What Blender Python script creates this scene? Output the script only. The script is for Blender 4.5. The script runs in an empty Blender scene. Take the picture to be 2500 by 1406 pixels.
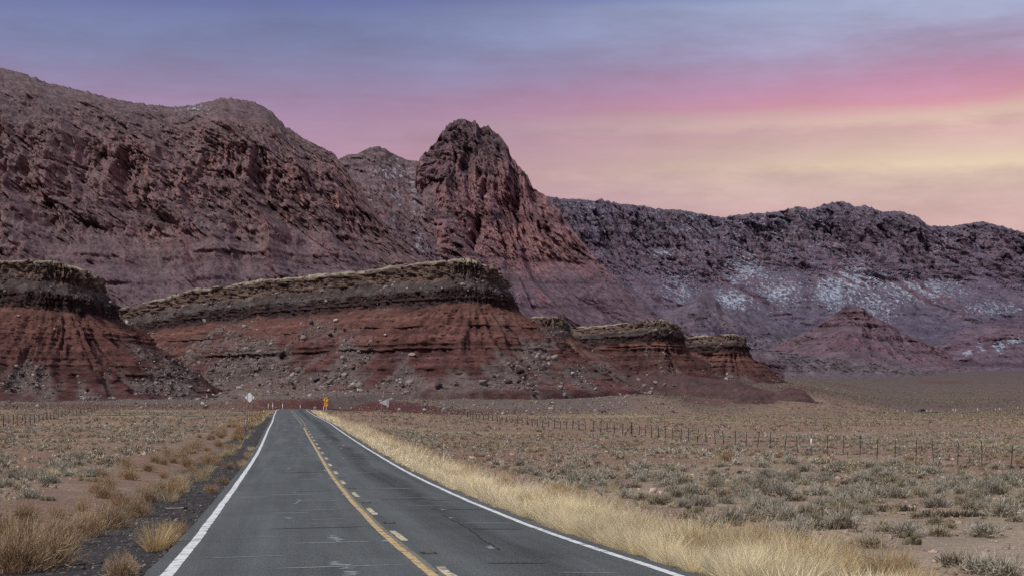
import bpy, math, random
import numpy as np

# ------------------------------------------------------------------ camera, sky, sun, exposure
scene = bpy.context.scene
COL = scene.collection
F = 4000.0            # focal length in photo pixels (photo is 2500 px wide)
HX, HY = 1250.0, 1000.0   # principal column, true horizon row
EXPO = 0.85
GAIN = 2.0 ** EXPO

cam_d = bpy.data.cameras.new('camera')
cam_d.lens = 36.0 * F / 2500.0
cam_d.sensor_width = 36.0
cam_d.clip_start = 0.2
cam_d.clip_end = 30000
cam_d.shift_y = (HY - 703.0) / 2500.0
cam = bpy.data.objects.new('camera', cam_d)
cam.rotation_euler = (math.radians(90), 0, 0)
COL.objects.link(cam)
scene.camera = cam

def s2l(c):
    out = []
    for v in c[:3]:
        v = v / 255.0
        out.append(v / 12.92 if v <= 0.04045 else ((v + 0.055) / 1.055) ** 2.4)
    return out

SUN_EL, SUN_AZ = 52.0, -130.0     # degrees; azimuth measured from view direction, clockwise
sun_d = bpy.data.lights.new('sun', 'SUN')
sun_d.energy = 1.7
sun_d.angle = math.radians(12)
sun_d.color = (1.0, 0.965, 0.92)
sun = bpy.data.objects.new('sun', sun_d)
sun.rotation_euler = (math.radians(90 - SUN_EL), 0, math.radians(180 - SUN_AZ))
COL.objects.link(sun)

def build_world():
    w = bpy.data.worlds.new('World')
    scene.world = w
    w.use_nodes = True
    nt = w.node_tree
    nt.nodes.clear()
    N = nt.nodes.new
    L = nt.links.new
    out = N('ShaderNodeOutputWorld')
    bg = N('ShaderNodeBackground')
    L(bg.outputs[0], out.inputs[0])
    tc = N('ShaderNodeTexCoord')
    sep = N('ShaderNodeSeparateXYZ')
    L(tc.outputs['Generated'], sep.inputs[0])
    def M(op, a, b=None, c=None, clamp=False):
        n = N('ShaderNodeMath')
        n.operation = op
        n.use_clamp = clamp
        for i, v in enumerate((a, b, c)):
            if v is None:
                continue
            if isinstance(v, (int, float)):
                n.inputs[i].default_value = v
            else:
                L(v, n.inputs[i])
        return n.outputs[0]
    X, Y, Z = sep.outputs
    hor = M('SQRT', M('ADD', M('MULTIPLY', X, X), M('MULTIPLY', Y, Y)))
    el = M('DIVIDE', Z, M('MAXIMUM', hor, 1e-4))        # tan of elevation
    az = M('ARCTAN2', X, Y)                              # 0 ahead, + right
    # streaky cloud layers: noise stretched along the horizon
    def streak(sa, se, scale, detail, off, rough=0.55):
        cx = N('ShaderNodeCombineXYZ')
        L(M('MULTIPLY', az, sa), cx.inputs[0])
        L(M('MULTIPLY', el, se), cx.inputs[1])
        cx.inputs[2].default_value = off
        n = N('ShaderNodeTexNoise')
        n.inputs['Scale'].default_value = scale
        n.inputs['Detail'].default_value = detail
        n.inputs['Roughness'].default_value = rough
        L(cx.outputs[0], n.inputs['Vector'])
        return M('SUBTRACT', n.outputs['Fac'], 0.5)
    n1 = streak(2.2, 18.0, 1.0, 4, 3.1)
    n2 = streak(6.0, 60.0, 1.0, 5, 9.7)
    n3 = streak(9.0, 34.0, 1.0, 6, 21.3, 0.65)
    # layers tilt down a little to the left
    e2 = M('ADD', M('ADD', M('SUBTRACT', el, M('MULTIPLY', az, 0.015)), M('MULTIPLY', n1, 0.007)),
           M('ADD', M('MULTIPLY', n2, 0.013), M('MULTIPLY', n3, 0.026)))
    fac = M('MULTIPLY', e2, 2.0, clamp=True)             # 0..0.5 in tan elevation
    def ramp(stops):
        r = N('ShaderNodeValToRGB')
        cr = r.color_ramp
        while len(cr.elements) > 1:
            cr.elements.remove(cr.elements[-1])
        first = True
        for p, c in stops:
            if first:
                e = cr.elements[0]
                e.position = p
                first = False
            else:
                e = cr.elements.new(p)
            e.color = (*s2l(c), 1)
        L(fac, r.inputs[0])
        return r.outputs[0]
    # y row -> ramp position: (1000-y)/4000*2
    P = lambda y: (1000.0 - y) / 2000.0
    left = ramp([(0.0, (188, 156, 162)), (P(420), (184, 146, 162)), (P(330), (174, 142, 164)), (P(260), (164, 136, 166)),
                 (P(180), (142, 134, 168)), (P(110), (126, 131, 168)), (P(45), (120, 128, 168)), (P(-10), (106, 115, 164)),
                 (P(-120), (116, 123, 166)), (0.75, (142, 144, 172)), (1.0, (158, 158, 178))])
    right = ramp([(0.0, (206, 170, 168)), (P(560), (210, 175, 171)), (P(505), (210, 180, 173)), (P(462), (214, 190, 175)), (P(430), (224, 202, 176)),
                  (P(395), (216, 188, 174)), (P(350), (211, 174, 171)), (P(318), (217, 186, 173)), (P(296), (212, 170, 168)),
                  (P(278), (208, 150, 165)), (P(225), (190, 142, 169)), (P(170), (172, 150, 178)), (P(125), (168, 160, 190)),
                  (P(70), (166, 170, 200)), (P(25), (164, 172, 202)), (P(-8), (134, 144, 188)),
                  (P(-120), (126, 134, 176)), (0.75, (142, 144, 172)), (1.0, (158, 158, 178))])
    mr = N('ShaderNodeMapRange')
    mr.interpolation_type = 'SMOOTHSTEP'
    L(M('ADD', az, M('MULTIPLY', n1, 0.10)), mr.inputs[0])
    mr.inputs[1].default_value = -0.12
    mr.inputs[2].default_value = 0.27
    wr = mr.outputs[0]
    mr2 = N('ShaderNodeMapRange')
    mr2.interpolation_type = 'SMOOTHSTEP'
    L(az, mr2.inputs[0])
    mr2.inputs[1].default_value = 2.2
    mr2.inputs[2].default_value = 0.9
    wr = M('MULTIPLY', wr, mr2.outputs[0])
    mix = N('ShaderNodeMix')
    mix.data_type = 'RGBA'
    L(wr, mix.inputs[0])
    L(left, mix.inputs[6])
    L(right, mix.inputs[7])
    # soft brightness wisps
    wis = N('ShaderNodeMix')
    wis.data_type = 'RGBA'
    wis.blend_type = 'MULTIPLY'
    wis.inputs[0].default_value = 1.0
    L(mix.outputs[2], wis.inputs[6])
    v = M('ADD', 1.0, M('ADD', M('MULTIPLY', n3, 0.62), M('MULTIPLY', n2, 0.30)))
    cc = N('ShaderNodeCombineXYZ')
    for i in range(3):
        L(v, cc.inputs[i])
    L(cc.outputs[0], wis.inputs[7])
    # clear sky seen through thinner cloud high up
    sky = N('ShaderNodeTexSky')
    sky.sky_type = 'NISHITA'
    sky.sun_disc = False
    sky.sun_elevation = math.radians(SUN_EL)
    sky.sun_rotation = math.radians(SUN_AZ)
    skm = N('ShaderNodeMix')
    skm.data_type = 'RGBA'
    skm.blend_type = 'MULTIPLY'
    skm.inputs[0].default_value = 1.0
    L(sky.outputs[0], skm.inputs[6])
    skm.inputs[7].default_value = (0.12, 0.12, 0.12, 1)
    hi = N('ShaderNodeMapRange')
    hi.interpolation_type = 'SMOOTHSTEP'
    L(el, hi.inputs[0])
    hi.inputs[1].default_value = 0.30
    hi.inputs[2].default_value = 1.2
    hi.inputs[4].default_value = 0.35
    fin = N('ShaderNodeMix')
    fin.data_type = 'RGBA'
    L(hi.outputs[0], fin.inputs[0])
    L(wis.outputs[2], fin.inputs[6])
    L(skm.outputs[2], fin.inputs[7])
    L(fin.outputs[2], bg.inputs[0])
    bg.inputs[1].default_value = 1.0 / GAIN
build_world()

scene.view_settings.view_transform = 'Standard'
scene.view_settings.look = 'None'
scene.view_settings.exposure = EXPO
scene.view_settings.gamma = 1.0
scene.view_settings.use_curve_mapping = False
scene.cycles.max_bounces = 4
scene.cycles.diffuse_bounces = 2
scene.cycles.glossy_bounces = 2
scene.cycles.transparent_max_bounces = 8
scene.cycles.use_adaptive_sampling = True
scene.cycles.adaptive_threshold = 0.02
scene.cycles.use_denoising = False

# ------------------------------------------------------------------ noise
_G = np.array([[1,1,0],[-1,1,0],[1,-1,0],[-1,-1,0],[1,0,1],[-1,0,1],[1,0,-1],[-1,0,-1],
               [0,1,1],[0,-1,1],[0,1,-1],[0,-1,-1],[1,1,0],[-1,1,0],[0,-1,1],[0,-1,-1]], dtype=np.float32)

def pn(x, y, z=0.0, seed=0):
    """gradient noise, about -1..1"""
    x, y, z = np.broadcast_arrays(np.asarray(x, np.float32), np.asarray(y, np.float32), np.asarray(z, np.float32))
    fx, fy, fz = np.floor(x), np.floor(y), np.floor(z)
    ix = fx.astype(np.int64).astype(np.uint32)
    iy = fy.astype(np.int64).astype(np.uint32)
    iz = fz.astype(np.int64).astype(np.uint32)
    x = x - fx
    y = y - fy
    z = z - fz
    u = x*x*x*(x*(x*6-15)+10)
    v = y*y*y*(y*(y*6-15)+10)
    w = z*z*z*(z*(z*6-15)+10)
    res = 0.0
    sd = np.uint32((seed * 1013904223 + 12345) & 0xffffffff)
    for dx in (0, 1):
        wx = u if dx else 1 - u
        hx = (ix + np.uint32(dx)) * np.uint32(374761393)
        for dy in (0, 1):
            wy = v if dy else 1 - v
            hy = (iy + np.uint32(dy)) * np.uint32(668265263)
            for dz in (0, 1):
                wz = w if dz else 1 - w
                h = hx ^ hy ^ ((iz + np.uint32(dz)) * np.uint32(2246822519)) ^ sd
                h = (h ^ (h >> np.uint32(15))) * np.uint32(2654435761)
                h = (h ^ (h >> np.uint32(13))) * np.uint32(1274126177)
                g = _G[((h >> np.uint32(16)) & np.uint32(15)).astype(np.int32)]
                res = res + wx*wy*wz*(g[..., 0]*(x-dx) + g[..., 1]*(y-dy) + g[..., 2]*(z-dz))
    return res

def fbm(x, y, z=0.0, o=4, seed=0, gain=0.5, lac=2.03):
    a, s, t = 1.0, 0.0, 0.0
    for k in range(o):
        s = s + a * pn(x, y, z, seed + k * 7)
        t += a
        a *= gain
        x = x * lac; y = y * lac; z = z * lac
    return s / t * 1.5

def ridged(x, y, z=0.0, o=4, seed=0, gain=0.5, lac=2.1):
    """0..1, sharp crests at 1"""
    a, s, t = 1.0, 0.0, 0.0
    for k in range(o):
        n = 1.0 - np.abs(pn(x, y, z, seed + k * 11)) * 1.8
        s = s + a * np.clip(n, 0, 1) ** 1.5
        t += a
        a *= gain
        x = x * lac; y = y * lac; z = z * lac
    return s / t

def cellv(x, y, seed=0):
    """one random number 0..1 for each unit cell"""
    ix = np.floor(x).astype(np.int64).astype(np.uint32); iy = np.floor(y).astype(np.int64).astype(np.uint32)
    h = ix * np.uint32(374761393) ^ iy * np.uint32(668265263) ^ np.uint32((seed * 2654435761) & 0xffffffff)
    h = (h ^ (h >> np.uint32(15))) * np.uint32(2654435761)
    h = (h ^ (h >> np.uint32(13))) * np.uint32(1274126177)
    return ((h >> np.uint32(8)) & np.uint32(0xffff)).astype(np.float32) / 65535.0

def facet(u, v, seed=0):
    """broken-rock noise: every Voronoi cell is a tilted plane; returns plane height (about -1..1) and distance to the crack"""
    iu = np.floor(u); iv = np.floor(v)
    f1 = np.full(u.shape, 9.0, np.float32); f2 = f1.copy(); val = np.zeros(u.shape, np.float32)
    for du in (-1, 0, 1):
        for dv in (-1, 0, 1):
            cu, cv = iu + du, iv + dv
            su = cu + cellv(cu, cv, seed) * 0.9; sv = cv + cellv(cu, cv, seed + 1) * 0.9
            d = (u - su) ** 2 + (v - sv) ** 2
            h = (cellv(cu, cv, seed + 2) - .5) * 1.2 + (cellv(cu, cv, seed + 3) - .5) * 1.8 * (u - su) + (cellv(cu, cv, seed + 4) - .5) * 1.8 * (v - sv)
            near = d < f1
            f2 = np.where(near, f1, np.minimum(f2, d))
            val = np.where(near, h, val)
            f1 = np.where(near, d, f1)
    return val, np.sqrt(f2) - np.sqrt(f1)

def sm(a, b, x):
    t = np.clip((x - a) / (b - a), 0, 1)
    return t * t * (3 - 2 * t)

def lerp(a, b, t):
    return a + (b - a) * t

def C(*rgb):
    return np.array(s2l(rgb))

def cmix(a, b, t):
    return a + (b - a) * np.asarray(t)[..., None]

# ------------------------------------------------------------------ mesh and material helpers
def link(o, parent=None):
    COL.objects.link(o)
    if parent is not None:
        o.parent = parent
    return o

def tag(o, label=None, cat=None, group=None, kind=None):
    if label:
        o['label'] = label
    if cat:
        o['category'] = cat
    if group:
        o['group'] = group
    if kind:
        o['kind'] = kind
    return o

def np_mesh(name, V, Fc, mat=None, col=None, smooth=False):
    """V (n,3); Fc (m,3) or (m,4)"""
    V = np.ascontiguousarray(V, np.float32)
    Fc = np.ascontiguousarray(Fc, np.int32)
    me = bpy.data.meshes.new(name)
    k = Fc.shape[1]
    me.vertices.add(len(V))
    me.vertices.foreach_set('co', V.ravel())
    me.loops.add(Fc.size)
    me.loops.foreach_set('vertex_index', Fc.ravel())
    me.polygons.add(len(Fc))
    me.polygons.foreach_set('loop_start', np.arange(0, Fc.size, k, dtype=np.int32))
    me.polygons.foreach_set('loop_total', np.full(len(Fc), k, np.int32))
    if smooth:
        me.polygons.foreach_set('use_smooth', np.ones(len(Fc), bool))
    if col is not None:
        c4 = np.ones((len(V), 4), np.float32)
        c4[:, :col.shape[1]] = col
        at = me.color_attributes.new('Col', 'FLOAT_COLOR', 'POINT')
        at.data.foreach_set('color', c4.ravel())
    if mat:
        me.materials.append(mat)
    me.update(calc_edges=True)
    return me

def mesh_obj(name, V, Fc, mat=None, col=None, smooth=False, parent=None):
    return link(bpy.data.objects.new(name, np_mesh(name, V, Fc, mat, col, smooth)), parent)

def grid_faces(nu, nv, flip=False):
    i = np.arange(nu * nv).reshape(nu, nv)
    a, b, c, d = i[:-1, :-1], i[1:, :-1], i[1:, 1:], i[:-1, 1:]
    q = np.stack([a, d, c, b] if flip else [a, b, c, d], -1)
    return q.reshape(-1, 4)

class Mat:
    def __init__(self, name, rough=0.9, spec=0.2):
        self.m = bpy.data.materials.new(name)
        self.m.use_nodes = True
        self.nt = self.m.node_tree
        self.b = self.nt.nodes['Principled BSDF']
        self.b.inputs['Roughness'].default_value = rough
        self.b.inputs['Specular IOR Level'].default_value = spec
        self.pos = None
    def N(self, t):
        return self.nt.nodes.new(t)
    def L(self, a, b):
        self.nt.links.new(a, b)
    def P(self):
        if self.pos is None:
            g = self.N('ShaderNodeNewGeometry')
            self.pos = g.outputs['Position']
        return self.pos
    def attr(self, n='Col'):
        a = self.N('ShaderNodeAttribute')
        a.attribute_name = n
        return a.outputs['Color']
    def noise(self, scale, detail=3, rough=0.55, vec=None, stretch=None, kind='noise'):
        v = vec or self.P()
        if stretch:
            mp = self.N('ShaderNodeMapping')
            mp.inputs['Scale'].default_value = stretch
            self.L(v, mp.inputs[0])
            v = mp.outputs[0]
        if kind == 'vor':
            n = self.N('ShaderNodeTexVoronoi')
            n.inputs['Scale'].default_value = scale
            self.L(v, n.inputs['Vector'])
            return n.outputs['Distance'], n.outputs['Color']
        n = self.N('ShaderNodeTexNoise')
        n.inputs['Scale'].default_value = scale
        n.inputs['Detail'].default_value = detail
        n.inputs['Roughness'].default_value = rough
        self.L(v, n.inputs['Vector'])
        return n.outputs['Fac']
    def math(self, op, a, b=None, clamp=False):
        n = self.N('ShaderNodeMath')
        n.operation = op
        n.use_clamp = clamp
        for i, v in enumerate((a, b)):
            if v is None:
                continue
            if isinstance(v, (int, float)):
                n.inputs[i].default_value = v
            else:
                self.L(v, n.inputs[i])
        return n.outputs[0]
    def rng(self, v, a, b, c=0.0, d=1.0):
        n = self.N('ShaderNodeMapRange')
        self.L(v, n.inputs[0])
        for i, x in enumerate((a, b, c, d)):
            n.inputs[i + 1].default_value = x
        return n.outputs[0]
    def mix(self, fac, a, b, mode='MIX'):
        n = self.N('ShaderNodeMix')
        n.data_type = 'RGBA'
        n.blend_type = mode
        if isinstance(fac, (int, float)):
            n.inputs[0].default_value = fac
        else:
            self.L(fac, n.inputs[0])
        for i, v in ((6, a), (7, b)):
            if isinstance(v, (tuple, list, np.ndarray)):
                n.inputs[i].default_value = (*[float(q) for q in v[:3]], 1)
            else:
                self.L(v, n.inputs[i])
        return n.outputs[2]
    def mulv(self, col, v):
        c = self.N('ShaderNodeVectorMath')
        c.operation = 'SCALE'
        self.L(col, c.inputs[0])
        self.L(v, c.inputs['Scale'])
        return c.outputs[0]
    def base(self, c):
        if isinstance(c, (tuple, list, np.ndarray)):
            self.b.inputs['Base Color'].default_value = (*[float(q) for q in c[:3]], 1)
        else:
            self.L(c, self.b.inputs['Base Color'])
        return self
    def bump(self, h, strength=0.5, dist=0.1):
        n = self.N('ShaderNodeBump')
        n.inputs['Strength'].default_value = strength
        n.inputs['Distance'].default_value = dist
        self.L(h, n.inputs['Height'])
        self.L(n.outputs[0], self.b.inputs['Normal'])
        return self

def rock_mat(name, s1, s2, amt=0.5, bump=0.6, dist=1.0):
    m = Mat(name, 0.95, 0.1)
    a = m.noise(s1, 5, 0.6)
    b = m.noise(s2, 3, 0.6)
    v = m.math('ADD', m.rng(a, 0.3, 0.7, 1 - amt * 0.6, 1 + amt * 0.6), m.rng(b, 0.3, 0.7, -amt * 0.5, amt * 0.5))
    m.base(m.mulv(m.attr(), v))
    m.bump(m.math('ADD', a, m.math('MULTIPLY', b, 0.5)), bump, dist)
    return m.m

M_CLIFF = rock_mat('cliff_rock', 0.06, 0.22, 0.55, 0.7, 7.0)
M_MESA = rock_mat('mesa_rock', 0.45, 1.7, 0.55, 0.8, 0.7)
M_BOULD = rock_mat('boulder_rock', 1.2, 6.0, 0.35, 0.5, 0.2)

# ------------------------------------------------------------------ road course and ground height
ROAD = np.array([(-40, 7.8, -1.0), (0, 2.1, -1.75), (22, -1.14, -2.23), (33, -2.72, -2.45), (43.4, -4.2, -2.56), (63.2, -6.95, -2.66),
                 (102.5, -12.3, -2.54), (132, -16.4, -2.29), (168, -21.4, -1.9), (203, -26.2, -1.54), (294, -39.1, -.88), (347, -46.5, -.42),
                 (379, -51, -.1), (402, -53.9, .12), (430, -56, .28), (460, -55, .28), (490, -50, .15), (530, -39, -.1),
                 (600, -5, -.6), (700, 76, -.9), (850, 210, -1.0), (1000, 345, -1.0), (1200, 530, 1), (1400, 720, 6)], float)

def catmull(P, n):
    P = np.asarray(P, float)
    d = np.r_[0, np.cumsum(np.linalg.norm(np.diff(P[:, :2], axis=0), axis=1))]
    # monotone-ish hermite with finite-difference tangents
    T = np.gradient(P, d, axis=0)
    s = np.linspace(0, d[-1], n)
    k = np.clip(np.searchsorted(d, s, 'right') - 1, 0, len(d) - 2)
    h = (d[k + 1] - d[k])
    t = ((s - d[k]) / h)[:, None]
    h = h[:, None]
    return ((2*t**3 - 3*t**2 + 1) * P[k] + (t**3 - 2*t**2 + t) * h * T[k] + (-2*t**3 + 3*t**2) * P[k+1] + (t**3 - t**2) * h * T[k+1])

_rd = catmull(ROAD[:, [1, 0, 2]], 1800)         # x, y, z
RD_S = np.r_[0, np.cumsum(np.linalg.norm(np.diff(_rd[:, :2], axis=0), axis=1))]
_rt = np.gradient(_rd[:, :2], RD_S, axis=0)
_rt /= np.linalg.norm(_rt, axis=1, keepdims=True)
RD_N = np.stack([_rt[:, 1], -_rt[:, 0]], 1)     # right-hand side
S0 = float(np.interp(0, _rd[:, 1], RD_S))       # arc length beside the camera

def road_at(s, l, dz=0.0):
    x = np.interp(s, RD_S, _rd[:, 0]); y = np.interp(s, RD_S, _rd[:, 1]); z = np.interp(s, RD_S, _rd[:, 2])
    nx = np.interp(s, RD_S, RD_N[:, 0]); ny = np.interp(s, RD_S, RD_N[:, 1])
    crown = -0.018 * np.abs(l)
    return np.stack([x + nx * l, y + ny * l, z + dz + crown], -1)

def road_rel(x, y):
    """signed lateral distance (right +), arc length, road height"""
    x = np.asarray(x, float); y = np.asarray(y, float)
    sh = x.shape
    x = x.ravel(); y = y.ravel()
    L = np.full(x.shape, 1e9); S = np.zeros(x.shape); Zr = np.zeros(x.shape)
    step = 6
    rx, ry = _rd[::step, 0], _rd[::step, 1]
    near = np.where((y > -60) & (y < 1700))[0]
    for c in range(0, len(near), 20000):
        ii = near[c:c + 20000]
        d2 = (x[ii, None] - rx[None]) ** 2 + (y[ii, None] - ry[None]) ** 2
        k = np.argmin(d2, 1) * step
        k = np.clip(k, 0, len(_rd) - 1)
        dx, dy = x[ii] - _rd[k, 0], y[ii] - _rd[k, 1]
        along = dx * _rt[k, 0] + dy * _rt[k, 1]
        S[ii] = RD_S[k] + along
        # refine at the projected point
        px = np.interp(S[ii], RD_S, _rd[:, 0]); py = np.interp(S[ii], RD_S, _rd[:, 1])
        nx = np.interp(S[ii], RD_S, RD_N[:, 0]); ny = np.interp(S[ii], RD_S, RD_N[:, 1])
        lat = (x[ii] - px) * nx + (y[ii] - py) * ny
        dist = np.hypot(x[ii] - px, y[ii] - py)
        L[ii] = np.where(lat < 0, -dist, dist)
        Zr[ii] = np.interp(S[ii], RD_S, _rd[:, 2])
    return L.reshape(sh), S.reshape(sh), Zr.reshape(sh)

TL = np.array([(0, -2.4), (25, -2.6), (60, -2.75), (100, -2.55), (186, -1.95), (300, -1.55), (420, -0.7), (470, 0.1), (540, 3.0), (620, 6), (1000, 14), (2000, 40), (3000, 82), (4200, 120), (20000, 150)])
TC = np.array([(0, -2.5), (60, -2.9), (130, -2.6), (200, -1.95), (300, -1.3), (400, -0.5), (468, -0.9), (484, 1.9), (500, 3.2), (540, 5.0), (600, 7.5), (1000, 14), (2000, 40), (3000, 82), (4200, 120), (20000, 150)])
TM = np.array([(0, -2.5), (60, -2.9), (130, -3.0), (290, -2.65), (400, -2.0), (480, -1.2), (540, 2.2), (600, 5.5), (800, 8.0), (1100, 13), (2000, 40), (3000, 82), (4200, 120), (20000, 150)])
TB = np.array([(0, -2.5), (60, -2.9), (130, -3.05), (290, -2.7), (500, -2.0), (600, -1.1), (700, 2), (800, 6), (900, 10), (1100, 17), (1500, 25), (2200, 42), (3000, 82), (4200, 122), (20000, 155)])
TR = np.array([(0, -2.5), (60, -2.85), (130, -3.05), (290, -2.7), (500, -2.4), (850, -1.9), (1000, -1.6), (1120, 0.2), (1500, 10), (2200, 38), (3000, 82), (4200, 125), (20000, 160)])

def ground_z(x, y, fine=True):
    x = np.asarray(x, float); y = np.asarray(y, float)
    r = np.hypot(x, y)
    a = np.where(y > 1, 1250 + 4000 * x / np.maximum(y, 1), np.where(x > 0, 2600, -100))
    zl = np.interp(r, TL[:, 0], TL[:, 1]); zc = np.interp(r, TC[:, 0], TC[:, 1])
    zm = np.interp(r, TM[:, 0], TM[:, 1]); zr = np.interp(r, TR[:, 0], TR[:, 1])
    z = lerp(zl, zc, sm(480, 640, a))
    z = lerp(z, zm, sm(900, 1150, a))
    z = lerp(z, np.interp(r, TB[:, 0], TB[:, 1]), sm(1560, 1760, a))
    z = lerp(z, zr, sm(1900, 2250, a))
    L, S, Zr = road_rel(x, y)
    aL = np.abs(L)
    if fine:
        u = 0.20 * pn(x / 11, y / 11, 0, 3) + 0.07 * pn(x / 3.1, y / 3.1, 0, 5) + 0.03 * pn(x / 1.1, y / 1.1, 0, 8)
        u = u + sm(120, 300, r) * sm(760, 560, r) * 0.45 * pn(x / 45, y / 45, 0, 9)
        u = u + sm(430, 560, r) * sm(2000, 1500, a) * (0.8 * pn(x / 40, y / 40, 0, 12) + 0.35 * pn(x / 14, y / 14, 0, 13))
        u = u + sm(1050, 1500, r) * (3.0 * pn(x / 220, y / 130, 0, 15) + 1.0 * pn(x / 60, y / 60, 0, 16))
        z = z + u * sm(4.5, 9, aL)
    # road bench, gravel shoulder on the left, narrow verge on the right
    shl = np.where(L < 0, 6.3, 4.2)
    bench = Zr - 0.10 - 0.018 * np.minimum(aL, 3.8) - np.clip(aL - 3.8, 0, 3) * 0.05
    if fine:
        bench = bench + sm(3.9, 4.6, aL) * 0.03 * pn(x / 0.9, y / 0.9, 0, 31)
    w = sm(0, 1, (aL - shl) / np.where(L < 0, 3.5, 3.0))
    return lerp(bench, z, w)

def project(P):
    return HX + F * P[..., 0] / P[..., 1], HY - F * P[..., 2] / P[..., 1]

def on_ground(px, py):
    """where the line of sight through a photo pixel meets the ground"""
    d = np.geomspace(8, 3000, 1600)
    x = (px - HX) / F * d
    zr = -(py - HY) / F * d
    g = ground_z(x, d)
    k = np.where(g >= zr)[0]
    k = k[0] if len(k) else len(d) - 1
    if k == 0:
        return np.array([x[0], d[0], g[0]])
    a0, a1 = zr[k-1] - g[k-1], zr[k] - g[k]
    t = a0 / (a0 - a1 + 1e-9)
    dd = lerp(d[k-1], d[k], t)
    X = (px - HX) / F * dd
    return np.array([X, dd, float(ground_z(np.array([X]), np.array([dd]))[0])])

# ------------------------------------------------------------------ ground sheet
def build_ground():
    th = np.concatenate([np.linspace(-180, -26, 40)[:-1], np.linspace(-26, 26, 340), np.linspace(26, 180, 40)[1:]])
    th = np.radians(th)
    r = np.concatenate([[0.6], np.geomspace(2.0, 60, 100), np.geomspace(60.5, 620, 150), np.geomspace(626, 14000, 70)])
    T, R = np.meshgrid(th, r, indexing='ij')
    X = R * np.sin(T); Y = R * np.cos(T)
    Z = ground_z(X, Y)
    L, S, _ = road_rel(X, Y)
    dirt = C(130, 106, 91); pale = C(154, 138, 120); grey = C(118, 108, 96); red = C(128, 74, 60); straw = C(156, 142, 112)
    n1 = fbm(X / 16, Y / 16, 0, 4, 41); n2 = fbm(X / 6, Y / 9, 0, 3, 55); n3 = fbm(X / 45, Y / 60, 0, 3, 61)
    c = np.broadcast_to(dirt, X.shape + (3,)).copy()
    right = sm(0, 8, L)
    c = cmix(c, pale, np.clip(sm(-0.2, 0.5, n1) * (0.35 + 0.6 * right * sm(120, 45, R)) + 0.3 * right * sm(80, 40, R), 0, 1))
    c = cmix(c, grey, sm(0.0, 0.7, n2) * 0.55)
    c = cmix(c, straw, sm(0.15, 0.7, n3) * 0.5)
    # towards the mesas: dark red banks, then grey scree apron and purple-brown fan
    rr = R + 14 * n3
    az = 1250 + 4000 * X / np.maximum(Y, 1)
    cen = sm(560, 660, az) * sm(1500, 1050, az)
    lef = sm(640, 560, az)
    scree = C(104, 92, 88); dred = C(84, 48, 46)
    bank = np.clip(sm(455, 470, R) * sm(512, 492, R + 6 * n2) * cen + 0.6 * sm(465, 480, R) * sm(520, 500, rr) * lef, 0, 1)
    c = cmix(c, scree, sm(440, 520, rr) * np.clip(cen + lef + sm(1000, 1200, az) * sm(1650, 1450, az), 0, 1))
    c = cmix(c, dred, bank)
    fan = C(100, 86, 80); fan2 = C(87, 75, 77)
    r0 = lerp(520, 960, sm(1750, 2150, az))
    fr = sm(1000, 1250, az) * sm(r0 - 60, r0 + 260, rr)
    c = cmix(c, fan, fr)
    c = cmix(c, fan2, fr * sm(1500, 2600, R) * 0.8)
    streak = sm(0.25, 0.55, fbm(X / 260, Y / 45, 0, 3, 71)) * fr
    c = cmix(c, C(98, 56, 54), streak * 0.8)
    # dark gravel shoulder on the left
    wid = 6.6 + 0.9 * n2
    sh = sm(3.5, 3.8, -L) * sm(wid + 0.5, wid - 0.5, -L) * sm(330, 260, R)
    c = cmix(c, C(62, 61, 62), sh * 0.96)
    vr = sm(3.6, 3.8, L) * sm(4.9, 4.4, L)
    c = cmix(c, C(92, 82, 74), vr * 0.9)
    m = Mat('desert_ground', 0.95, 0.1)
    a = m.noise(0.55, 6, 0.65); b = m.noise(7.0, 4, 0.7); s = m.noise(28.0, 2, 0.7)
    d, vc = m.noise(0.085, kind='vor')
    v = m.math('ADD', m.rng(a, 0.3, 0.7, 0.80, 1.18), m.math('ADD', m.rng(b, 0.3, 0.7, -0.30, 0.30), m.rng(s, 0.3, 0.7, -0.30, 0.30)))
    col = m.mulv(m.attr(), v)
    # scattered pale pebbles
    pd, pc = m.noise(5.5, kind='vor')
    sepc = m.N('ShaderNodeSeparateColor'); m.L(pc, sepc.inputs[0])
    peb = m.math('MULTIPLY', m.rng(pd, 0.34, 0.24), m.rng(sepc.outputs[0], 0.72, 0.78), True)
    col = m.mix(m.math('MULTIPLY', peb, 0.55), col, C(190, 166, 146))
    # low desert scrub too far away to tell apart
    g = m.N('ShaderNodeSeparateXYZ'); m.L(m.P(), g.inputs[0])
    farw = m.rng(g.outputs[1], 350, 900)
    d2, vc2 = m.noise(0.28, kind='vor')
    d3, vc3 = m.noise(0.11, kind='vor')
    sp = m.math('MAXIMUM', m.rng(d2, 0.5, 0.25), m.rng(d3, 0.42, 0.2))
    col = m.mix(m.math('MULTIPLY', m.math('MULTIPLY', sp, farw, True), 0.75), col, C(76, 70, 62))
    m.base(col)
    m.bump(m.math('ADD', m.math('ADD', a, m.math('MULTIPLY', b, 0.35)), m.math('MULTIPLY', s, 0.12)), 0.8, 0.25)
    V = np.stack([X, Y, Z], -1).reshape(-1, 3)
    o = mesh_obj('ground', V, grid_faces(len(th), len(r)), m.m, c.reshape(-1, 3), True)
    tag(o, 'rocky red desert plain with pale pebbles and gravel', kind='structure')
    return o
GROUND = build_ground()

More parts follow.
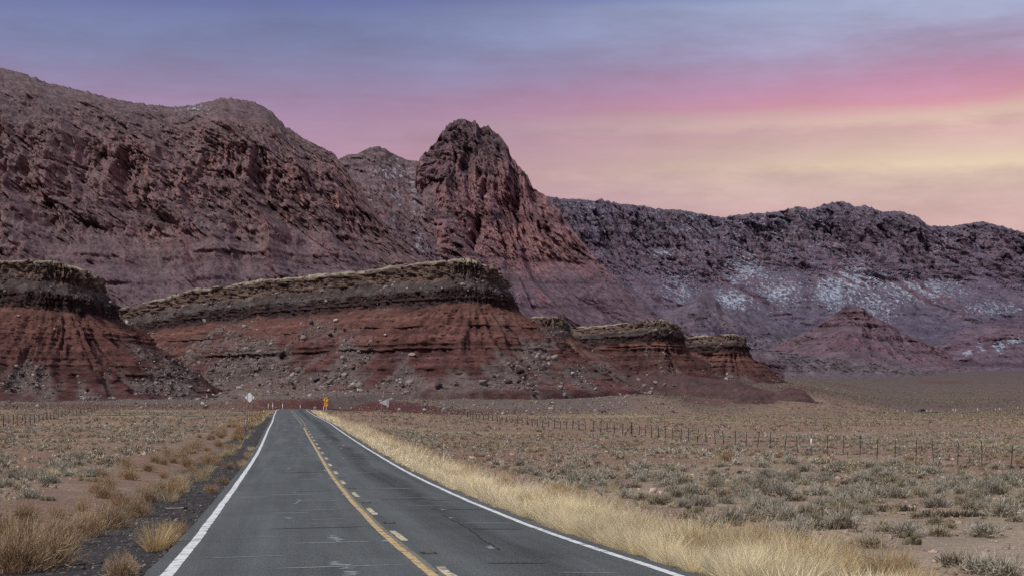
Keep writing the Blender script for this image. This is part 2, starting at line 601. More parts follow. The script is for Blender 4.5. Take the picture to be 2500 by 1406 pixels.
# ------------------------------------------------------------------ road
def strip(name, s, l0, l1, dz, mat, parent, nl=2):
    """ribbon on the road; l0, l1 arrays or floats of lateral edges at s"""
    s = np.asarray(s, float)
    l0 = np.broadcast_to(l0, s.shape); l1 = np.broadcast_to(l1, s.shape)
    rows = [road_at(s, lerp(l0, l1, k / (nl - 1)), dz) for k in range(nl)]
    V = np.stack(rows, 1)
    me = np_mesh(name, V.reshape(-1, 3), grid_faces(len(s), nl, True), mat, None, True)
    uv = me.uv_layers.new(name='UVMap')
    U = np.stack([np.broadcast_to(np.stack([lerp(l0, l1, k / (nl - 1)) for k in range(nl)], 1), (len(s), nl)),
                  np.broadcast_to(s[:, None], (len(s), nl))], -1).reshape(-1, 2)
    idx = np.empty(len(me.loops), np.int32)
    me.loops.foreach_get('vertex_index', idx)
    uv.data.foreach_set('uv', U[idx].astype(np.float32).ravel())
    return link(bpy.data.objects.new(name, me), parent)

def build_road():
    m = Mat('asphalt', 0.82, 0.3)
    uvn = m.N('ShaderNodeUVMap')
    uv = uvn.outputs[0]
    sx = m.N('ShaderNodeSeparateXYZ'); m.L(uv, sx.inputs[0])
    u = sx.outputs[0]
    grain = m.noise(1.0, 3, 0.85, vec=uv, stretch=(34, 7, 1))
    grain2 = m.noise(13, 3, 0.7)
    patch = m.noise(0.6, 4, 0.6, vec=uv, stretch=(1.0, 0.12, 1))
    tone = m.noise(1.6, 4, 0.6, vec=uv, stretch=(1.2, 0.03, 1))
    lanes = m.noise(0.35, 2, 0.5, vec=uv, stretch=(0.3, 1.5, 1))
    v = m.math('ADD', m.rng(grain, 0.32, 0.68, 0.45, 1.55), m.rng(grain2, 0.3, 0.7, -0.16, 0.16))
    v = m.math('ADD', v, m.rng(patch, 0.3, 0.7, -0.16, 0.16))
    v = m.math('ADD', v, m.rng(tone, 0.3, 0.7, -0.14, 0.14))
    v = m.math('ADD', v, m.rng(lanes, 0.35, 0.65, -0.05, 0.05))
    # dark oil strip down the middle of the right lane, fainter one on the left
    def band(c, w):
        return m.rng(m.math('ABSOLUTE', m.math('SUBTRACT', m.math('ADD', u, m.rng(patch, 0.3, 0.7, -0.25, 0.25)), c)), w, w * 0.2)
    v = m.math('SUBTRACT', v, m.math('MULTIPLY', band(1.95, 0.75), 0.44))
    v = m.math('SUBTRACT', v, m.math('MULTIPLY', band(-1.2, 0.9), 0.10))
    v = m.math('SUBTRACT', v, m.math('MULTIPLY', band(3.25, 0.5), 0.14))
    cc = m.mix(tone, C(73, 78, 77), C(86, 91, 89))
    m.base(m.mulv(cc, v))
    m.bump(grain, 0.5, 0.012)
    s = np.concatenate([np.arange(0, S0 + 120, 0.5), np.arange(S0 + 120, RD_S[-1], 2.0)])
    jl = -3.86 + 0.07 * fbm(s / 1.2, s * 0, 0, 3, 5)
    jr = 3.84 + 0.06 * fbm(s / 1.2, s * 0, 5, 3, 6)
    road = strip('road', s, jl, jr, 0.0, m.m, None, 17)
    tag(road, 'worn grey two lane asphalt road running to the mesas', kind='structure')

    def paint(name, c, wear, sc):
        p = Mat(name, 0.7, 0.3)
        w = p.noise(sc, 5, 0.7)
        w2 = p.noise(sc * 6, 2, 0.7)
        f = p.rng(p.math('ADD', w, p.math('MULTIPLY', p.math('SUBTRACT', w2, 0.5), 0.5)), wear, wear + 0.1)
        p.base(p.mix(f, C(96, 97, 94), p.mulv(p.mix(0.0, c, c), p.rng(w, 0.3, 0.7, 0.86, 1.1))))
        return p.m
    M_WHITE = paint('white_road_paint', C(210, 213, 210), 0.35, 3.0)
    M_YEL = paint('yellow_road_paint', C(190, 164, 114), 0.38, 4.0)
    M_YEL2 = paint('faded_yellow_paint', C(198, 186, 152), 0.40, 5.0)
    M_OLD = paint('ghost_yellow_paint', C(124, 118, 96), 0.42, 7.0)
    M_SEAL = paint('pale_crack_filler', C(126, 136, 136), 0.40, 9.0)
    M_CRK = Mat('dark_crack', 0.95, 0.1).base(C(52, 53, 54)).m
    M_MARK = Mat('black_marker_rubber', 0.7, 0.3).base(C(38, 36, 34)).m
    M_AMB = Mat('amber_reflector', 0.4, 0.5).base(C(196, 142, 60)).m
    se = np.concatenate([np.arange(0, S0 + 120, 0.3), np.arange(S0 + 120, S0 + 470, 1.0)])
    wv = 0.035 * fbm(se / 5, se * 0, 1, 3, 3)
    for sg, nm in ((-1, 'left'), (1, 'right')):
        r1 = 0.012 * fbm(se / 0.5, se * 0, sg, 3, 12); r2 = 0.012 * fbm(se / 0.5, se * 0, sg, 3, 19)
        a, b = (-3.62, -3.44) if sg < 0 else (3.45, 3.60)
        o = strip('edge_line', se, a + wv + r1, b + wv + r2, 0.005, M_WHITE, road)
        o['label'] = 'white edge line on the %s side of the road' % nm
    sy = np.arange(S0 - 20, S0 + 173, 0.3)
    wy = 0.03 * fbm(sy / 6, sy * 0, 2, 3, 33)
    tri = np.clip((S0 + 173 - sy) / 30, 0.3, 1)
    o = strip('centre_line', sy, 0.02 + wy + 0.012 * fbm(sy / 0.4, sy * 0, 1, 3, 4), 0.02 + wy + 0.13 + 0.02 * fbm(sy / 0.4, sy * 0, 3, 3, 5), 0.006, M_YEL, road)
    o['label'] = 'solid yellow centre line along the near road'
    o = strip('old_centre_line', sy, 0.13 + wy, 0.24 + wy + 0.03 * fbm(sy / 0.4, sy * 0, 3, 3, 6), 0.004, M_OLD, road)
    o['label'] = 'worn ghost of an older centre line beside the yellow one'
    rng = np.random.default_rng(5)
    sd = S0 + 22.4
    k = 0
    while sd < S0 + 395:
        ss = np.linspace(sd - 1.6, sd + 1.6, 9)
        lo = 0.28 + 0.02 * rng.standard_normal() + 0.012 * rng.standard_normal(9)
        strip('lane_dash', ss, lo, lo + 0.145 + 0.01 * rng.standard_normal(9), 0.006, M_YEL2, road)
        if sd < S0 + 110:
            mk = np.array([sd + 4.4, sd + 4.85])
            p = strip('recessed_marker', mk, 0.33, 0.60, 0.005, M_MARK, road)
            strip('reflector', mk[0] + np.array([0.06, 0.14]), 0.40, 0.54, 0.011, M_AMB, p)
        if sd > S0 + 180:
            strip('lane_dash', ss[::4] + 2.0, -0.12, 0.02, 0.006, M_YEL2, road)
        sd += 9.6
        k += 1
    # transverse cracks: thin, pale, crossing parts of a lane
    s = S0 + 15.0
    while s < S0 + 150:
        for lane in (0, 1):
            if rng.random() < 0.62:
                c0 = rng.uniform(-3.3, -1.2) if lane == 0 else rng.uniform(0.7, 2.2)
                ln = rng.uniform(0.7, 2.6)
                c1 = min(c0 + ln, -0.1 if lane == 0 else 3.4)
                n = 14
                l = np.linspace(c0, c1, n)
                so = s + rng.uniform(-.5, .5) + np.cumsum(rng.standard_normal(n) * 0.012) + rng.uniform(-.04, .04) * (l - c0)
                hw = 0.045 * np.interp(np.linspace(0, 1, n), [0, .2, .8, 1], [.3, 1, 1, .2]) * rng.uniform(.5, 1.5) * (1 + (s - S0) / 60)
                V = np.concatenate([road_at(so - hw, l, 0.004), road_at(so + hw, l, 0.004)])
                i = np.arange(n - 1)
                mesh_obj('crack', V, np.stack([i, i + 1, i + n + 1, i + n], 1), M_SEAL if rng.random() < 0.8 else M_CRK, parent=road)
        s += rng.uniform(0.9, 2.2)
    # ragged smears of pale crack filler along the lanes
    def smear(px, py, length, width, mat=M_SEAL):
        p = on_ground_road(px, py)
        L, S, _ = road_rel(np.array([p[0]]), np.array([p[1]]))
        n = max(8, int(length / 0.12))
        ss = S[0] + np.linspace(-length / 2, length / 2, n)
        l = L[0] + np.cumsum(rng.standard_normal(n) * 0.035) * (1 if width > .03 else .4)
        w = width * np.clip(0.55 + 0.5 * rng.standard_normal(n), 0.08, 1.6)
        strip('crack_seal', ss, l - w / 2, l + w / 2, 0.004, mat, road)
    def on_ground_road(px, py):
        ss = np.linspace(S0 + 8, S0 + 420, 3000)
        c = road_at(ss, np.zeros_like(ss))
        yy = HY - F * c[:, 2] / c[:, 1]
        k = np.argmin(np.abs(yy - py))
        return np.array([(px - HX) / F * c[k, 1], c[k, 1]])
    for px, py, ln, w in [(715, 1222, 2.6, .16), (706, 1198, 1.2, .14), (705, 1140, 4, .10), (708, 1120, 3, .08), (818, 1312, 2.2, .22), (845, 1375, 1.6, .26), (852, 1396, .8, .3),
                          (1042, 1218, .5, .2), (1078, 1240, .8, .22), (1095, 1260, .6, .26), (1206, 1332, .9, .18), (800, 1075, 5, .2), (790, 1062, 3, .25), (838, 1118, .8, .3),
                          (765, 1040, 6, .25), (835, 1085, 3, .25), (830, 1092, 2, .3), (748, 1110, 2, .2), (780, 1120, 1.5, .15), (795, 1148, 1.6, .16), (815, 1168, 1.6, .16), (842, 1205, 1.4, .16),
                          (925, 1296, 2.0, .12), (955, 1322, 1.4, .14), (1052, 1400, 1.0, .2), (700, 1048, 4, .2), (760, 1020, 9, .3), (735, 1010, 10, .4), (712, 1260, .7, .2)]:
        smear(px, py, ln, w)
    for a, b in [((1080, 1252), (1205, 1338)), ((905, 1152), (960, 1185))]:
        p, q = on_ground_road(*a), on_ground_road(*b)
        L, S, _ = road_rel(np.array([p[0], q[0]]), np.array([p[1], q[1]]))
        n = 60
        ss = np.linspace(S[0], S[1], n)
        l = np.linspace(L[0], L[1], n) + np.cumsum(rng.standard_normal(n) * 0.012)
        strip('long_crack', ss, l - 0.012, l + 0.014 + 0.01 * rng.random(n), 0.005, M_CRK, road)
    # gravel side track leaving to the left
    ms = Mat('gravel_track', 0.95, 0.1)
    g = ms.noise(3, 4, 0.7)
    ms.base(ms.mulv(ms.mix(g, C(92, 88, 86), C(122, 112, 104)), ms.rng(g, 0.3, 0.7, .8, 1.2))).bump(g, 0.6, 0.1)
    n = 60
    t = np.linspace(0, 1, n)
    x = lerp(-46.5, -150, t); y = 318 + 14 * t + 2 * np.sin(t * 5)
    w = lerp(9, 2.4, sm(0, .25, t))
    V = []
    for k in np.linspace(-1, 1, 5):
        xx, yy = x, y + k * w
        V.append(np.stack([xx, yy, ground_z(xx, yy) + 0.10 - 0.03 * abs(k)], 1))
    V = np.stack(V, 1).reshape(-1, 3)
    o = mesh_obj('side_track', V, grid_faces(n, 5), ms.m, None, True)
    tag(o, 'gravel side track leaving the road to the left', kind='structure')
    return road
ROAD_OBJ = build_road()

# ------------------------------------------------------------------ cliffs and hills: ridge line, foot line, weathered profile between
def build_cliff(name, label, sky, foot, prof, nu, nv, seed, pal, but=(160, 45), joints=(30, 9), ledge=(20, 4), rough=(26, 5),
                cliffband=(0.35, 0.9), snow=(), jag=6.0, frac=((48, 12, 55, 12), (-15, 24, 95, 13)), zband=None, facets=((30, 40, 100, 8), (22, 13, 34, 5), (35, 5.5, 11, 3)), px0=None, px1=None, slant=0.0, extra=None):
    sky = np.array(sky, float); foot = np.array(foot, float)
    px = np.linspace(sky[0, 0] if px0 is None else px0, sky[-1, 0] if px1 is None else px1, nu)
    ysk = np.interp(px, sky[:, 0], sky[:, 1]); dsk = np.interp(px, sky[:, 0], sky[:, 2])
    ker = np.ones(5) / 5
    yft = np.interp(px, foot[:, 0], foot[:, 1]); dft = np.interp(px, foot[:, 0], foot[:, 2])
    zr = (HY - ysk) / F * dsk; zf = (HY - yft) / F * dft
    prof = np.array(prof, float)                  # (h, r): h 1 at the ridge, r horizontal share run towards the foot
    nb = 6
    hb = np.linspace(0.86, 1.0, nb + 1)[:-1]      # behind the ridge
    h = np.concatenate([np.linspace(1, 0, nv), [-0.08]])
    order = np.argsort(prof[:, 0])
    rr = np.interp(h, prof[order, 0], prof[order, 1]); rr[-1] = 1.06
    H = np.concatenate([hb, h])[None].repeat(nu, 0)
    R = np.concatenate([-(1 - hb) * 1.6, rr])[None].repeat(nu, 0)
    D = dsk[:, None] - (dsk - dft)[:, None] * R
    Z = zf[:, None] + (zr - zf)[:, None] * H
    X = (px - HX)[:, None] / F * D
    Y = D.copy()
    span = np.maximum(zr - zf, 1)[:, None]
    # weathering, all in metres and in world space
    u = X + 0.35 * Y
    mid = sm(0.02, 0.3, H) * sm(1.02, 0.75, H)
    wx = 30 * pn(X / 130, Z / 130, Y / 260, seed + 1)
    big = ridged((u + wx + slant * Z) / but[0], Z / 700, 0, 3, seed + 2) - 0.55
    dY = -but[1] * big * mid * 2.0
    cb = sm(cliffband[0] - 0.06, cliffband[0] + 0.06, H + 0.08 * pn(X / 160, Z / 200, 0, seed + 3)) * sm(cliffband[1] + 0.08, cliffband[1] - 0.04, H + 0.06 * pn(X / 120, Z / 120, 3, seed + 4))
    hz = Z / 510.0
    if zband:
        hzn = hz + 0.10 * pn(X / 170, Z / 200, 0, seed + 3) + 0.06 * pn(X / 55, Z / 70, 0, seed + 33)
        cb = sm(zband[0] - .05, zband[0] + .05, hzn) * sm(zband[1] + .08, zband[1] - .04, hzn)
    strat = sm(0.24, 0.30, hz) * sm(0.50, 0.44, hz) if zband else 0.0 * hz
    jt = ridged((u + 0.5 * wx + slant * Z * 0.6) / joints[0], Z / (joints[0] * 5), Y / 300, 4, seed + 5, 0.55) - 0.5
    dY = dY - joints[1] * jt * (0.25 + 1.6 * cb) * sm(1.05, 0.97, H) * 1.5
    # ledges: hard beds stand out
    zz = Z + 5 * pn(X / 160, Y / 300, 0, seed + 6) + 2.0 * pn(X / 40, Z / 60, 0, seed + 61)
    bed = pn(zz / ledge[0], 0 * zz, 0 * zz + 5.5, seed + 7) + 0.6 * pn(zz / (ledge[0] * 0.37), 0 * zz, 0 * zz + 9.5, seed + 8)
    lst = 0.35 + 0.65 * sm(-0.2, 0.4, pn(X / 120, Z / 90, 0, seed + 9))
    dY = dY - ledge[1] * bed * 1.6 * lst * (1 + 1.3 * strat) * sm(1.0, 0.9, H) * sm(0.0, 0.1, H)
    rgh = fbm(X / rough[0], Y / rough[0], Z / rough[0], 5, seed + 10, 0.6)
    dY = dY - rough[1] * rgh * (1.3 - 0.2 * cb)
    dZ = rough[1] * 0.7 * fbm(X / (rough[0] * .7), Y / (rough[0] * .7), Z / (rough[0] * .7), 4, seed + 12, 0.6)
    # joints and fallen blocks: sharp recesses along slanting fracture sets, faces set back block by block
    for k, (ph, w1, w2, amp) in enumerate(frac):
        ph = math.radians(ph)
        a = (u + 0.25 * wx) * math.cos(ph) + Z * math.sin(ph)
        b = -(u + 0.25 * wx) * math.sin(ph) + Z * math.cos(ph)
        fr = ridged(a / w1, b / w2, Y / 400, 3, seed + 70 + k, 0.55)
        dY = dY + amp * np.clip((fr - 0.60) / 0.40, 0, 1) ** 1.3 * (0.55 + 0.5 * cb) * lerp(0.4, 1.35, sm(-0.3, 0.4, pn(X / 75, Z / 55, 2, seed + 85 + k))) * sm(1.0, 0.985, H)
    for k, (ph, w1, w2, amp) in enumerate(facets):
        ph = math.radians(ph)
        a = (u + 0.3 * wx) * math.cos(ph) + Z * math.sin(ph)
        b = -(u + 0.3 * wx) * math.sin(ph) + Z * math.cos(ph)
        wa = 0.25 * pn(a / w1, b / w1, 0, seed + 80 + k); wb = 0.25 * pn(a / w1, b / w1, 4, seed + 82 + k)
        fv, fe = facet(a / w1 + wa, b / w2 + wb, seed + 90 + 6 * k)
        dY = dY - amp * (fv - 0.9 * np.exp(-(fe / 0.10) ** 2)) * (0.46 + 0.66 * cb if zband else 0.8 + 0.3 * cb) * sm(1.0, 0.985, H)
    if extra is not None:
        dY = dY + extra(px[:, None] + 0 * H, HY - F * Z / Y, H)
    crest = np.exp(-((H - 1) / 0.025) ** 2)
    j1 = (jag * fbm(px / 16.0, px * 0, 0, 3, seed + 13, 0.55) * (0.4 + sm(-0.2, 0.5, fbm(px / 60.0, px * 0, 3, 2, seed + 15))) + 0.35 * jag * np.clip(fbm(px / 3.1, px * 0, 7, 2, seed + 16), 0, 1) ** 2 * 3)[:, None]
    Y2 = Y + dY * (1 - 0.5 * crest)
    Z2 = Z + dZ * (1 - crest) + j1 * crest
    X2 = (px - HX)[:, None] / F * Y + 0.15 * dY * pn(X / 60, Z / 60, 0, seed + 14)
    P = np.stack([X2, Y2, Z2], -1)
    # slope of the finished surface
    du = np.gradient(P, axis=0); dv = np.gradient(P, axis=1)
    Nn = np.cross(du, dv); Nn /= np.linalg.norm(Nn, axis=-1, keepdims=True) + 1e-9
    up = np.abs(Nn[..., 2])
    flat = sm(0.45, 0.8, up)
    ppx, ppy = project(P)
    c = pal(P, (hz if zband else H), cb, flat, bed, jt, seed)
    if zband:
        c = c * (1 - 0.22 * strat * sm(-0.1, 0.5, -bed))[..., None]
    for sx, sy, rx, ry, st in snow:
        w = np.exp(-(((ppx - sx) / rx) ** 2 + ((ppy - sy) / ry) ** 2) * 1.2)
        spot = 1.5 * fbm((P[..., 0] + 0.5 * P[..., 2]) / 6, P[..., 1] / 14, P[..., 2] / 22, 4, seed + 20, 0.85)
        k = sm(0.0, 0.34, spot + w * st - 0.78 + 0.55 * (flat - 0.5))
        c = cmix(c, C(172, 186, 198), k * 0.56 * sm(0.05, 0.3, w))
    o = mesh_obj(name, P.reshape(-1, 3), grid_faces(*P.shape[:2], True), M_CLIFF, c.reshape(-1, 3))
    tag(o, label, kind='structure')
    return P

def pal_main(tops, mids, lows, talus, dark, tint=(1.0, 0.99, 1.07)):
    tan = C(*[min(255, v * t) for v, t in zip(mids, (1.13, 1.10, 1.03))])
    tops, mids, lows, talus, dark = [C(*q) for q in (tops, mids, lows, talus, dark)]
    def f(P, H, cb, flat, bed, jt, seed):
        X, Y, Z = P[..., 0], P[..., 1], P[..., 2]
        n = fbm(X / 120, Y / 120, Z / 90, 4, seed + 31)
        n2 = fbm(X / 34, Y / 34, Z / 34, 4, seed + 37)
        n3 = pn(X / 14, Y / 30, Z / 70, seed + 39)
        hh = H + 0.13 * n
        c = cmix(np.broadcast_to(lows, X.shape + (3,)), mids, sm(0.32, 0.50, hh))
        c = cmix(c, tops, sm(0.68, 0.92, hh))
        c = cmix(c, tan, sm(0.15, 0.6, fbm(X / 70, Y / 90, Z / 60, 3, seed + 51)) * 0.55 * sm(0.25, 0.5, H))
        c = cmix(c, talus, np.clip(flat * 0.75 + sm(0.2, 0.7, n2) * 0.35, 0, 1))
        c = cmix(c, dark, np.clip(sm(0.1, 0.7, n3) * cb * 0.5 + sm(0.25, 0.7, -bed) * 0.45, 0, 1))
        v = 0.98 + 0.26 * n2 + 0.14 * fbm(X / 9, Y / 9, Z / 9, 3, seed + 43)
        # scattered dark shrubs on the gentler ground
        dots = sm(0.50, 0.62, pn(X / 7, Y / 7, Z / 7, seed + 47)) * (0.35 + 0.65 * sm(0.6, 0.9, H)) * 0.7
        c = c * np.clip(v, 0.45, 1.7)[..., None]
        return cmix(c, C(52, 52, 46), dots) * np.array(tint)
    return f

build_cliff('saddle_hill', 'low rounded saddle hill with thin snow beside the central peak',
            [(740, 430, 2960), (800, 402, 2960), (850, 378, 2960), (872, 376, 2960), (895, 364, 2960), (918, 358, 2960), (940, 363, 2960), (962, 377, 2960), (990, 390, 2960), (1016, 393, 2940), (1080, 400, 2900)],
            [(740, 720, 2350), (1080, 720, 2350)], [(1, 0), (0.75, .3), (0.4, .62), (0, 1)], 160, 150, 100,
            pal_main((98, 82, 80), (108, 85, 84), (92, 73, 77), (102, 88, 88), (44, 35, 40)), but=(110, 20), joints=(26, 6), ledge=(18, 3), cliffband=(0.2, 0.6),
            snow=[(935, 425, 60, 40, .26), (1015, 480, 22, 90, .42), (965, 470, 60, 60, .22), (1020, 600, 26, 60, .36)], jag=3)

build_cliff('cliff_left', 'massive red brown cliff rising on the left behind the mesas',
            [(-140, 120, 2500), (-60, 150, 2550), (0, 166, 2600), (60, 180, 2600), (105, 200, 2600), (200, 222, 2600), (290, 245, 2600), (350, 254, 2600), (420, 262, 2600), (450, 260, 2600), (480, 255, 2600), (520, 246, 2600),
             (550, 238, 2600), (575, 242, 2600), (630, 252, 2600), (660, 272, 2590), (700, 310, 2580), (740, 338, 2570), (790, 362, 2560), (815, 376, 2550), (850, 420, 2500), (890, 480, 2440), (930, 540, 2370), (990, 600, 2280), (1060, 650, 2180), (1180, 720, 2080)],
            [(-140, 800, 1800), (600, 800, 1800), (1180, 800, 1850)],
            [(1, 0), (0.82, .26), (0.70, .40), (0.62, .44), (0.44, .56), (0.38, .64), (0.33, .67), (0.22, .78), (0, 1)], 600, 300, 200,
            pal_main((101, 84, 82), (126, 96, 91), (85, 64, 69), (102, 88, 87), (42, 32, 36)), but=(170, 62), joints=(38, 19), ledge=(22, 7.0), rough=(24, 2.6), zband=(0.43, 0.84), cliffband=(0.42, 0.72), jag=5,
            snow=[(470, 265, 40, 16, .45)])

def peak_face(px, py, H):
    # clefts and bulges of the peak's face (metres, away from the viewer positive)
    wob = 9 * pn(px / 22, py / 26, 0, 881); px = px + wob; py = py + 8 * pn(px / 30, py / 20, 0, 882)
    d = 40 * np.exp(-((px - 1182 - (py - 420) * 0.03) / 9) ** 2) * sm(380, 430, py) * sm(520, 470, py)
    d += 34 * np.exp(-((px - 1165 - (py - 560) * -0.30) / 10) ** 2) * sm(510, 545, py) * sm(635, 590, py)
    d += 34 * np.exp(-((px - 1395 - (py - 560) * 0.55) / 10) ** 2) * sm(500, 540, py) * sm(640, 600, py)
    d += 22 * np.exp(-((px - 1270 - (py - 560) * 0.35) / 8) ** 2) * sm(480, 540, py) * sm(640, 600, py)
    d += 20 * np.exp(-((px - 1225 - (py - 560) * 0.25) / 7) ** 2) * sm(510, 560, py) * sm(640, 600, py)
    d -= 45 * np.exp(-((px - 1105) / 50) ** 2) * sm(380, 450, py) * sm(640, 560, py)
    d -= 40 * np.exp(-((px - 1232) / 42) ** 2) * sm(385, 420, py) * sm(520, 470, py)
    d -= 25 * np.exp(-((px - 1310 - (py - 560) * .5) / 30) ** 2) * sm(480, 540, py) * sm(660, 600, py)
    return d

build_cliff('peak', 'steep domed red rock peak standing in the middle of the range',
            [(930, 700, 2500), (985, 620, 2620), (1000, 540, 2720), (1010, 470, 2800), (1018, 402, 2850), (1028, 386, 2860), (1040, 372, 2870), (1065, 346, 2880), (1078, 322, 2890), (1090, 312, 2890), (1108, 297, 2900), (1122, 292, 2900), (1136, 292, 2900),
             (1152, 297, 2900), (1164, 305, 2900), (1190, 309, 2890), (1205, 320, 2880), (1226, 340, 2870), (1242, 362, 2860), (1246, 380, 2850), (1262, 404, 2840), (1272, 408, 2835), (1285, 432, 2830), (1302, 458, 2820), (1330, 478, 2800),
             (1365, 512, 2740), (1400, 560, 2680), (1440, 615, 2600), (1490, 665, 2520), (1550, 722, 2420), (1600, 764, 2330), (1660, 800, 2240), (1740, 838, 2150), (1840, 866, 2080), (1920, 888, 2040)],
            [(930, 830, 2050), (1200, 860, 1900), (1500, 930, 1800), (1920, 945, 1900)],
            [(1, 0), (0.86, .10), (0.72, .16), (0.66, .20), (0.46, .34), (0.36, .46), (0.32, .50), (0.25, .56), (0.18, .70), (0, 1)], 440, 300, 300,
            pal_main((98, 80, 79), (136, 100, 97), (86, 67, 74), (96, 82, 86), (44, 33, 40)), but=(85, 38), joints=(27, 19), ledge=(20, 4), rough=(18, 2.0), zband=(0.42, 1.2), cliffband=(0.40, 0.95), jag=8, slant=-0.3, facets=((8, 30, 100, 9), (6, 10, 30, 4.5), (10, 5, 12, 2.4)),
            snow=[(1190, 485, 25, 10, .6)], extra=peak_face)

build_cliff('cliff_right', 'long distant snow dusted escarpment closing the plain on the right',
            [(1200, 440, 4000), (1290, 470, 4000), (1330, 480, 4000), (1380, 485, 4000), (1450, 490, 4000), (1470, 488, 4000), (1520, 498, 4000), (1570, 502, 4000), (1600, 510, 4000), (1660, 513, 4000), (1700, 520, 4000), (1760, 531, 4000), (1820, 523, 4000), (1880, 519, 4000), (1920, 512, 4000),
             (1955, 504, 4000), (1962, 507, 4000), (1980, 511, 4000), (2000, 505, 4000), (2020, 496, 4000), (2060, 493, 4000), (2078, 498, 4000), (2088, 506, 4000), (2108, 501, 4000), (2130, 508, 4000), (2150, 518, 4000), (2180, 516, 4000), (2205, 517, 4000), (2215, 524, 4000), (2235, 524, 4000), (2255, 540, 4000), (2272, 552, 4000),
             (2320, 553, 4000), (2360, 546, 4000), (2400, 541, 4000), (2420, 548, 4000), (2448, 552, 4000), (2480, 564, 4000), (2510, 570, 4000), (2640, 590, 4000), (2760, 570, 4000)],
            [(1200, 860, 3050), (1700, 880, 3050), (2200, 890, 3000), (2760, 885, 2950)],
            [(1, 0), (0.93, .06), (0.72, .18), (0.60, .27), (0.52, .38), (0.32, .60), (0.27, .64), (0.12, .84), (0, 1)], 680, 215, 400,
            pal_main((104, 91, 96), (108, 88, 94), (82, 70, 79), (92, 83, 91), (42, 37, 48), tint=(0.95, 1.0, 1.13)), but=(200, 58), joints=(46, 26), ledge=(26, 5), rough=(26, 2.8), zband=(0.56, 1.2), cliffband=(0.52, 1.02), jag=8, facets=((4, 40, 120, 9), (4, 13, 40, 5), (10, 6, 14, 2.6)),  # blue of distant haze is put into these rock colours through the tint
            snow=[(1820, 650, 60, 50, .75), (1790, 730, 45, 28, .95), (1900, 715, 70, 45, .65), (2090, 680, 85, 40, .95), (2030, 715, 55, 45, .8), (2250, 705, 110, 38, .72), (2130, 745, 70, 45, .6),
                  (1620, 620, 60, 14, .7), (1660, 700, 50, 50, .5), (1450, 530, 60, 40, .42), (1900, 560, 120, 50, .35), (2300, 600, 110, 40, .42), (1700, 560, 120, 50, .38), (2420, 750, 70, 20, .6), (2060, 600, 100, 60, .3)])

build_cliff('talus_hill', 'grey purple talus hill below the distant escarpment',
            [(1480, 830, 2750), (1550, 806, 2760), (1610, 780, 2780), (1650, 752, 2780), (1675, 744, 2785), (1700, 724, 2790), (1722, 718, 2800), (1745, 728, 2800), (1765, 750, 2800), (1800, 756, 2800), (1835, 778, 2790), (1900, 796, 2780), (1980, 832, 2770), (2060, 870, 2760)],
            [(1480, 920, 2450), (2060, 915, 2480)], [(1, 0), (0.5, .45), (0, 1)], 200, 80, 500,
            pal_main((90, 82, 88), (88, 78, 86), (82, 72, 80), (94, 86, 92), (54, 46, 54)), facets=((20, 14, 24, 3), (30, 5, 8, 1.6)), frac=((40, 9, 40, 3),), but=(80, 26), joints=(22, 5), ledge=(14, 3), rough=(16, 3.5), cliffband=(0.4, 0.8), jag=4)
build_cliff('red_hill', 'reddish layered foothill under the snow patches of the escarpment',
            [(1840, 872, 2600), (1900, 840, 2600), (1950, 818, 2600), (1990, 800, 2600), (2030, 772, 2600), (2060, 750, 2600), (2085, 746, 2600), (2110, 752, 2600), (2130, 774, 2600), (2165, 786, 2600), (2200, 812, 2600), (2250, 832, 2600), (2330, 868, 2590), (2420, 895, 2580)],
            [(1840, 930, 2300), (2420, 925, 2350)], [(1, 0), (0.8, .12), (0.55, .42), (0.46, .46), (0.25, .72), (0, 1)], 230, 110, 600,
            pal_main((106, 80, 84), (102, 77, 82), (92, 72, 79), (98, 84, 88), (52, 41, 48)), facets=((20, 14, 24, 3), (30, 5, 8, 1.6)), frac=((40, 9, 40, 3),), but=(70, 14), joints=(20, 5), ledge=(13, 6), rough=(15, 2.5), cliffband=(0.6, 0.95), jag=3)
build_cliff('layered_hill', 'dark purple layered foothill with a bright snow streak at far right',
            [(2200, 900, 2750), (2260, 856, 2750), (2300, 826, 2750), (2340, 805, 2750), (2390, 790, 2750), (2440, 780, 2750), (2490, 778, 2750), (2560, 770, 2750), (2680, 790, 2750)],
            [(2200, 908, 2500), (2680, 905, 2450)], [(1, 0), (0.7, .25), (0.6, .29), (0.3, .68), (0.22, .72), (0, 1)], 190, 100, 700,
            pal_main((98, 82, 90), (100, 75, 83), (90, 70, 79), (98, 85, 92), (50, 40, 50)), facets=((20, 14, 24, 3), (30, 5, 8, 1.6)), frac=((40, 9, 40, 3),), but=(110, 12), joints=(26, 4), ledge=(13, 4.5), rough=(16, 3), cliffband=(0.3, 0.7), jag=2,
            snow=[(2470, 830, 50, 9, .9), (2440, 846, 16, 16, .9), (2362, 860, 14, 9, .95), (2395, 848, 12, 16, .5)])
build_cliff('low_ledge', 'low grey ledge at the foot of the distant escarpment',
            [(1760, 900, 2250), (1830, 866, 2250), (1880, 858, 2260), (1950, 864, 2280), (2050, 876, 2300), (2200, 893, 2320), (2330, 925, 2330)],
            [(1760, 940, 2130), (2330, 935, 2200)], [(1, 0), (0.75, .2), (0.4, .45), (0, 1)], 180, 50, 800,
            pal_main((98, 90, 88), (78, 66, 70), (90, 74, 78), (100, 92, 92), (50, 42, 48)), facets=((20, 14, 24, 3), (30, 5, 8, 1.6)), frac=((40, 9, 40, 3),), but=(60, 6), joints=(12, 2), ledge=(6, 1.6), rough=(9, 1.4), cliffband=(0.5, 0.9), jag=1.0)

